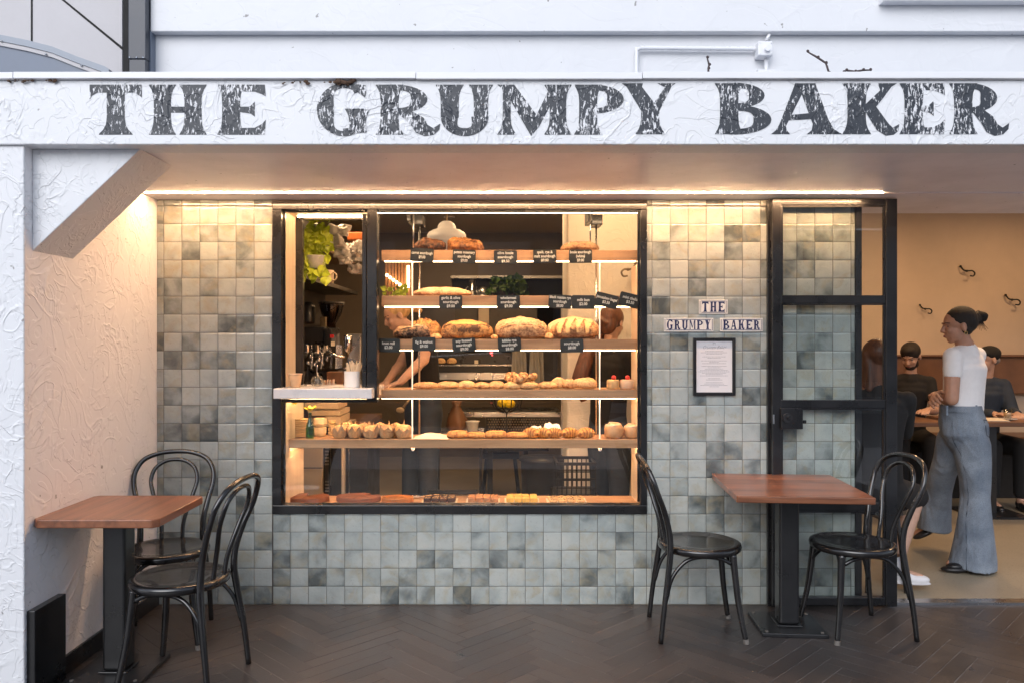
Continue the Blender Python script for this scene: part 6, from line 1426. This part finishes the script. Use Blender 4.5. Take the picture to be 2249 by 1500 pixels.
# wide jeans: lofted tubes from waist to hems
def leg_loft(mb, secs, n=26):
    vs = []
    for (c, a, b, yaw) in secs:
        for k in range(n):
            q = 2*math.pi*k/n; x, y = a*math.cos(q), b*math.sin(q); cs, sn = math.cos(yaw), math.sin(yaw)
            w = 1+.035*math.sin(q*3+c[2]*14)+.02*math.sin(q*5-c[2]*23)
            vs.append((c[0]+(x*cs-y*sn)*w, c[1]+(x*sn+y*cs)*w, c[2]+.010*math.sin(q*2+1)*(1 if c[2] < .2 else 0)))
    m = len(secs); fs = [(i*n+k, i*n+(k+1) % n, (i+1)*n+(k+1) % n, (i+1)*n+k) for i in range(m-1) for k in range(n)]
    fs += [tuple(range(n)), tuple(range((m-1)*n, m*n))[::-1]]; mb.add(vs, fs)
def px_(u, z, y): return (X(u,y), y, z)
m = MB(); yw = R(38)
leg_loft(m, [(px_(2112,1.045,.62),.142,.112,yw),(px_(2113,1.00,.63),.150,.122,yw),(px_(2117,.94,.635),.163,.135,yw),(px_(2118,.87,.635),.160,.132,yw),(px_(2116,.80,.64),.110,.10,yw),(px_(2114,.76,.64),.06,.06,yw)])
leg_loft(m, [(px_(2128,.92,.60),.095,.105,0),(px_(2131,.82,.60),.112,.118,0),(px_(2137,.70,.60),.098,.106,0),(px_(2141,.58,.60),.088,.095,0),(px_(2143,.48,.60),.083,.090,0),(px_(2141,.36,.60),.092,.098,0),(px_(2139,.22,.60),.112,.112,0),(px_(2137,.10,.60),.130,.126,0),(px_(2136,.035,.60),.142,.134,0)])
leg_loft(m, [(px_(2104,.92,.68),.085,.095,0),(px_(2098,.84,.70),.104,.110,0),(px_(2084,.70,.78),.092,.098,0),(px_(2069,.56,.88),.080,.088,0),(px_(2063,.44,.96),.078,.085,0),(px_(2056,.32,1.02),.090,.095,0),(px_(2052,.22,1.05),.102,.105,0),(px_(2051,.16,1.06),.106,.108,0)])
jn_ = remesh(m.build('jeans', 'denim', t, smooth=True), .0075, 3, .5)
m = MB(); leg_loft(m, [(px_(2111,1.022,.62),.1455,.1155,yw),(px_(2111,1.058,.62),.1445,.1145,yw)], 40); m.build('waistband', 'denim', jn_)
pk = MB(); c = Vector(px_(2126,.93,.63)); n_ = Vector((math.sin(yw),-math.cos(yw),0)); sdv = Vector((math.cos(yw),math.sin(yw),0)); 
for a0, b0, a1, b1 in ((-.055,.055,.055,.05),(-.055,.055,-.05,-.045),(.055,.05,.048,-.045),(-.05,-.045,0,-.066),(.048,-.045,0,-.066)):
    A = c+sdv*a0+n_*.137+Vector((0,0,b0)); B = c+sdv*a1+n_*.137+Vector((0,0,b1)); pk.tube([A, A.lerp(B,.5)+n_*.004, B], .0028, 6)
def snap(o):
    w = o.modifiers.new('wrap', 'SHRINKWRAP'); w.target = jn_; w.offset = .0012
snap(pk.build('pocket_seam', 'cloth_navy', jn_))
m = MB(); m.tube(spline([px_(2080,.96,.50),px_(2079,.80,.50),px_(2086,.62,.50),px_(2098,.46,.505),px_(2107,.30,.49),px_(2113,.16,.475),px_(2115,.05,.468)], 8), .0022, 6); snap(m.build('side_seam', 'cloth_navy', jn_))
for a in (2078, 2142):
    m = MB(); y = .50 if a < 2100 else .535; m.box(X(a,y)-.006, X(a,y)+.006, y-.012, y+.02, 1.005, 1.065); m.build('belt_loop', 'denim', jn_)
H = MB()
for (a, b, d, r0, r1, r2) in ((0,-.027,.042,.081,.095,.085),(0,-.060,.020,.070,.062,.070),(0,-.002,.071,.062,.054,.041),(0,-.035,-.02,.066,.052,.05)): H.ell(P(a,b,d), (r0*.98,r1*.98,r2*.98), basis((-.97,.20,-.14)), 20, 12)
remesh(H.build('hair', 'hair_dark', t, smooth=True), .005, 3, .4)
H = MB(); bc = Vector((3.008,.60,1.612)); rr = random.Random(3)
for k in range(9):
    a = k*.8; H.tube([bc+Vector((math.cos(a+q*.35)*(.034-.002*q), math.sin(a*1.7+q*.5)*.022, math.sin(a+q*.35)*(.034-.002*q))) for q in range(10)], .0125, 8)
H.cap(P(0,-.105,.030), bc, .026, .022, 10)
remesh(H.build('hair_bun', 'hair_dark', t, smooth=True), .0045, 2, .4)
H = MB()
for k in range(7): a0 = bc+Vector((-.025+.006*k,-.01,-.02)); H.tube([a0, a0+Vector((.012,-.005,-.03)), a0+Vector((.006+.005*k,-.005,-.055-.006*(k % 3)))], [.003,.002,.0008], 5)
H.build('loose_strands', 'hair_dark', t)
m = MB(); e = P(-.082,-.012,-.046) if P(-.082,-.012,-.046).y < P(.082,-.012,-.046).y else P(.082,-.012,-.046)
m.tube([e+Vector((.008*math.cos(a), -.003, .011*math.sin(a))) for a in [2*math.pi*i/14 for i in range(15)]], .0022, 6); m.build('earring', 'gold', t, smooth=True)
m = MB(); fd = Vector((-.9,.2,-.05)).normalized(); b3 = basis(fd); c = Vector(px_(2098,.035,.56)); m.ell(c, (.043,.085,.020), b3, 18, 10); m.ell(c+Vector((0,0,.018)), (.036,.055,.020), b3, 16, 8); m.build('shoe', 'plastic_black', t, smooth=True)
m = MB(); c = Vector(px_(2030,.135,1.06)); m.ell(c, (.042,.080,.022), basis((-.8,.3,-.5)), 18, 10); m.build('shoe', 'plastic_black', t, smooth=True)

def seated(label, u, v, y, face, skin, shirt, hairf, fwd=(0,-1,0), lean=0, s=1.0, hup=(0,0,1), **kw):
    """a guest on the bench; head centre at photo position (u, v)"""
    hx, hz = X(u,y), Z(v,y); fw = Vector(fwd).normalized(); sd = fw.cross(Vector((0,0,1)))
    c = Vector((hx, y, hz)); nk = c-Vector((0,0,.15))-fw*.03-fw*lean; ch_ = nk-Vector((0,0,.070)); L_ = -1
    hip = Vector((nk.x, nk.y, hz-.72))-fw*.04
    J = dict(head=c, face=face, hup=hup, neck=nk, fwd=fw, shL=ch_-sd*.158, shR=ch_+sd*.158, elL=ch_-sd*.185+fw*.10-Vector((0,0,.26)), elR=ch_+sd*.185+fw*.10-Vector((0,0,.26)),
        wrL=ch_-sd*.09+fw*.36-Vector((0,0,.24)), wrR=ch_+sd*.09+fw*.36-Vector((0,0,.24)), hip=hip, hpL=hip-sd*.09-Vector((0,0,.04)), hpR=hip+sd*.09-Vector((0,0,.04)),
        knL=hip-sd*.12+fw*.42-Vector((0,0,.02)), knR=hip+sd*.12+fw*.42-Vector((0,0,.02)), anL=hip-sd*.12+fw*.40-Vector((0,0,max(.3, hip.z-.11))), anR=hip+sd*.12+fw*.40-Vector((0,0,max(.3, hip.z-.11))), hem=-.02)
    J.update(kw.pop('J', {}))
    t, P, B = person(label, (nk.x, nk.y, .5), J, skin, shirt, kw.pop('trousers', 'cloth_black'), kw.pop('shoes', 'plastic_black'), s=s, **kw)
    hairf(t, P, face, s); return t, P
def hair_short(t, P, face, s):
    H = MB(); b = basis(face); H.ell(P(0,-.020,.042), (.083*s,.098*s,.084*s), b, 20, 12); H.ell(P(0,.026,.082), (.058*s,.052*s,.036*s), b, 16, 10); H.ell(P(0,-.055,.0), (.066*s,.05*s,.06*s), b, 16, 10); remesh(H.build('hair', 'hair_dark', t, smooth=True), .006, 3, .4)
    H = MB(); H.ell(P(0,.050,-.078), (.045*s,.040*s,.030*s), b, 14, 9); H.ell(P(.045,.022,-.055), (.018*s,.03*s,.04*s), b, 12, 8); H.ell(P(-.045,.022,-.055), (.018*s,.03*s,.04*s), b, 12, 8); remesh(H.build('beard', 'hair_dark', t, smooth=True), .006, 2, .4)
def hair_cap(t, P, face, s):
    H = MB(); b = basis(face); H.ell(P(0,-.030,.045), (.084*s,.100*s,.072*s), b, 22, 12); H.ell(P(0,.045,.060), (.072*s,.070*s,.026*s), b, 18, 8); remesh(H.build('flat_cap', 'cloth_black', t, smooth=True), .006, 4, .5)
    H = MB(); H.ell(P(0,-.072,-.012), (.06*s,.034*s,.04*s), b, 14, 9); H.build('hair', simple('hair_grey', (.26,.22,.19), .7, bmp=.4, bscale=150), t, smooth=True)
seated('bearded man with short dark hair in a black shirt, looking down at his table', 2000, 783, 2.80, (-.62,-.60,-.50), 'skin_pale', 'cloth_black', hair_short, fwd=(-.35,-.93,0), hup=(0,0,1), sleeve=.6, s=1.02, group='guests sitting in the dining room')
seated('man in a black cap and navy top seen from behind the waitress', 2167, 790, 2.72, (-.80,-.15,-.12), 'skin_pale', 'cloth_navy', hair_cap, fwd=(-.1,-.99,0), lean=.0, long_sleeve=.85, s=1.05, wsh=1.12, group='guests sitting in the dining room')

# --- guest just inside behind the glass door, bare calf and white shoe stretched out
def hair_long(t, P, face, s):
    H = MB(); b = basis(face); H.ell(P(0,-.026,.040), (.086*s,.098*s,.086*s), b, 20, 12); rr = random.Random(6)
    for k in range(16):
        a = 2.0+k*.42; st = P(.07*math.cos(a), -.03+.05*math.sin(a)*0-.02, .02); H.cap(st, st+Vector((rr.uniform(-.03,.03), rr.uniform(-.03,.03), -.16-.06*rr.random())), .030, .020, 8)
    remesh(H.build('hair', 'hair_brown', t, smooth=True), .007, 3, .4)
hx = 2.235
J = dict(head=(hx,.34,1.345), face=(.15,.9,-.35), neck=(hx-.01,.32,1.185), fwd=(.45,.85,0), shL=(hx-.155,.36,1.13), shR=(hx+.145,.26,1.13), elL=(hx-.13,.52,.93), elR=(hx+.20,.40,.91), wrL=(hx+.01,.66,.93), wrR=(hx+.17,.62,.90),
    hip=(hx-.03,.27,.62), hpL=(hx-.08,.33,.57), hpR=(hx+.05,.26,.57), knL=(hx+.02,.70,.56), knR=(hx+.27,.42,.52), anL=(hx+.0,.70,.12), anR=(X(1993,.22)-.06,.24,.14), ftR=(.95,-.25,0), ftL=(.3,.9,0), hemT=.98, flare=(.10,.078,.07))
t, P, B = person('long haired guest in black just inside the glass door, bare calf and white shoe', (hx,.3,.0), J, 'skin_pale', 'cloth_black', 'cloth_black', 'shoe_white', long_sleeve=.9, wsh=.88, face=False, group='guests sitting in the dining room')
hair_long(t, P, (.15,.9,-.35), 1.0)
a = Vector(J['anR']); m = MB(); m.tube([a+Vector((-.002,0,-.04)), a+Vector((-.012,.005,.065))], [.046,.044], 18); m.build('sock', 'shoe_white', t, smooth=True)
m = MB(); m.tube([a+Vector((-.012,.005,.066)), a+Vector((-.013,.005,.072))], .0448, 18); m.build('sock_stripe', 'bench_leather', t)
s_ = thing('inner_stool', 'dark stool under the long haired guest', 'stool', (hx-.03,.27,.012)); m = MB(); m.lathe([(.15,.46),(.16,.465),(.16,.49),(.15,.495),(.001,.495)], (hx-.03,.27,0), 24); m.build('seat', 'black_lacquer', s_)
for k in range(4): q = k*1.571+.78; m = MB(); m.tube([(hx-.03+.11*math.cos(q), .27+.11*math.sin(q), .459), (hx-.03+.16*math.cos(q), .27+.16*math.sin(q), .013)], .013, 8); m.build('leg', 'black_lacquer', s_)
nw_ = thing('newspaper', 'white paper held by the guest behind the glass door', 'newspaper', (hx+.05,.70,.95)); m = MB()
m.grid(lambda a_, b_: Vector((hx-.10+.34*a_, .69+.05*abs(a_-.5)*2, .80+.26*b_+.02*math.sin(a_*5))), 12, 6); o = m.build('sheet', 'paper', nw_, smooth=True); so_ = o.modifiers.new('thickness', 'SOLIDIFY'); so_.thickness = .002

# --- baker with blond hair bending over the counter, left behind the shelves
yb3 = 1.15
def W(u, v, y): return (X(u,y), y, Z(v,y))
def hair_blond(t, P, face, s):
    H = MB(); b = basis(face); H.ell(P(0,-.028,.040), (.082*s,.098*s,.084*s), b, 20, 12); H.ell(P(0,-.115,.02), (.030,.050,.035), b, 12, 8)
    e = P(0,-.15,.0)
    H.cap(P(.02,-.09,.02), e+Vector((.03,0,-.03)), .030, .018, 8); remesh(H.build('hair', 'hair_blond', t, smooth=True), .006, 3, .4)
def staff(label, J, mat, hairf, face, loc, skin='skin_pale', **kw):
    t, P, B = person(label, loc, J, skin, 'cloth_black', 'cloth_navy', 'plastic_black', group='staff working behind the display shelves', **kw); hairf(t, P, face, 1.0); return t, P, B
fc_ = (-.85,-.25,-.45)
J = dict(head=W(872,694,yb3), face=fc_, neck=(X(908,yb3),yb3+.02,Z(722,yb3)), fwd=(-.8,-.5,0), shL=W(936,742,1.02), shR=W(915,735,1.34), elL=W(930,790,.95), elR=W(880,800,1.36), wrL=W(880,838,.86), wrR=W(850,838,1.2),
    hip=W(935,880,1.25), hpL=W(940,905,1.2), hpR=W(920,905,1.32), knL=W(940,1010,1.18), knR=W(905,1010,1.32), anL=(X(945,1.2),1.2,.10), anR=(X(900,1.35),1.35,.10), hdL=(-.8,-.2,-.3), hem=-.12, curl=.7)
staff('blond baker in black bending over the counter behind the left end of the shelves', J, None, hair_blond, fc_, (X(935,1.25),1.25,0), sleeve=.5)
def hair_pony(t, P, face, s):
    H = MB(); b = basis(face); H.ell(P(0,-.022,.036), (.083*s,.100*s,.088*s), b, 20, 12); H.ell(P(0,-.06,-.02), (.07,.05,.08), b, 14, 9)
    q = Vector(W(1312,735,1.22)); H.tube(spline([P(0,-.10,.0), Vector(W(1302,755,1.18)), Vector(W(1285,800,1.12)), Vector(W(1272,848,1.12)), Vector(W(1282,880,1.14))], 6), [.045]*4+[.058]*6+[.062]*8+[.045]*4+[.025]*3, 12)
    remesh(H.build('hair', 'hair_brown', t, smooth=True), .007, 3, .4)
    H = MB(); H.box(-.01,.01,-.01,.01,0,.01) if False else None
fc2 = (.55,.75,-.25)
J = dict(head=W(1345,710,1.15), face=fc2, neck=(X(1340,1.15),1.12,Z(752,1.15)), fwd=(.6,.8,0), shL=W(1298,775,1.22), shR=W(1380,778,.98), elL=W(1300,850,1.38), elR=W(1392,850,1.02), wrL=W(1330,880,1.5), wrR=W(1400,890,1.30),
    hip=W(1335,930,1.12), hpL=W(1320,955,1.18), hpR=W(1358,955,1.05), knL=W(1320,1060,1.2), knR=W(1360,1060,1.05), anL=(X(1322,1.2),1.2,.10), anR=(X(1358,1.05),1.05,.10), hem=-.10)
t, P, B = staff('baker with long brown hair behind the right end of the shelves', J, None, hair_pony, fc2, (X(1335,1.12),1.12,0), sleeve=.6, wsh=.95)
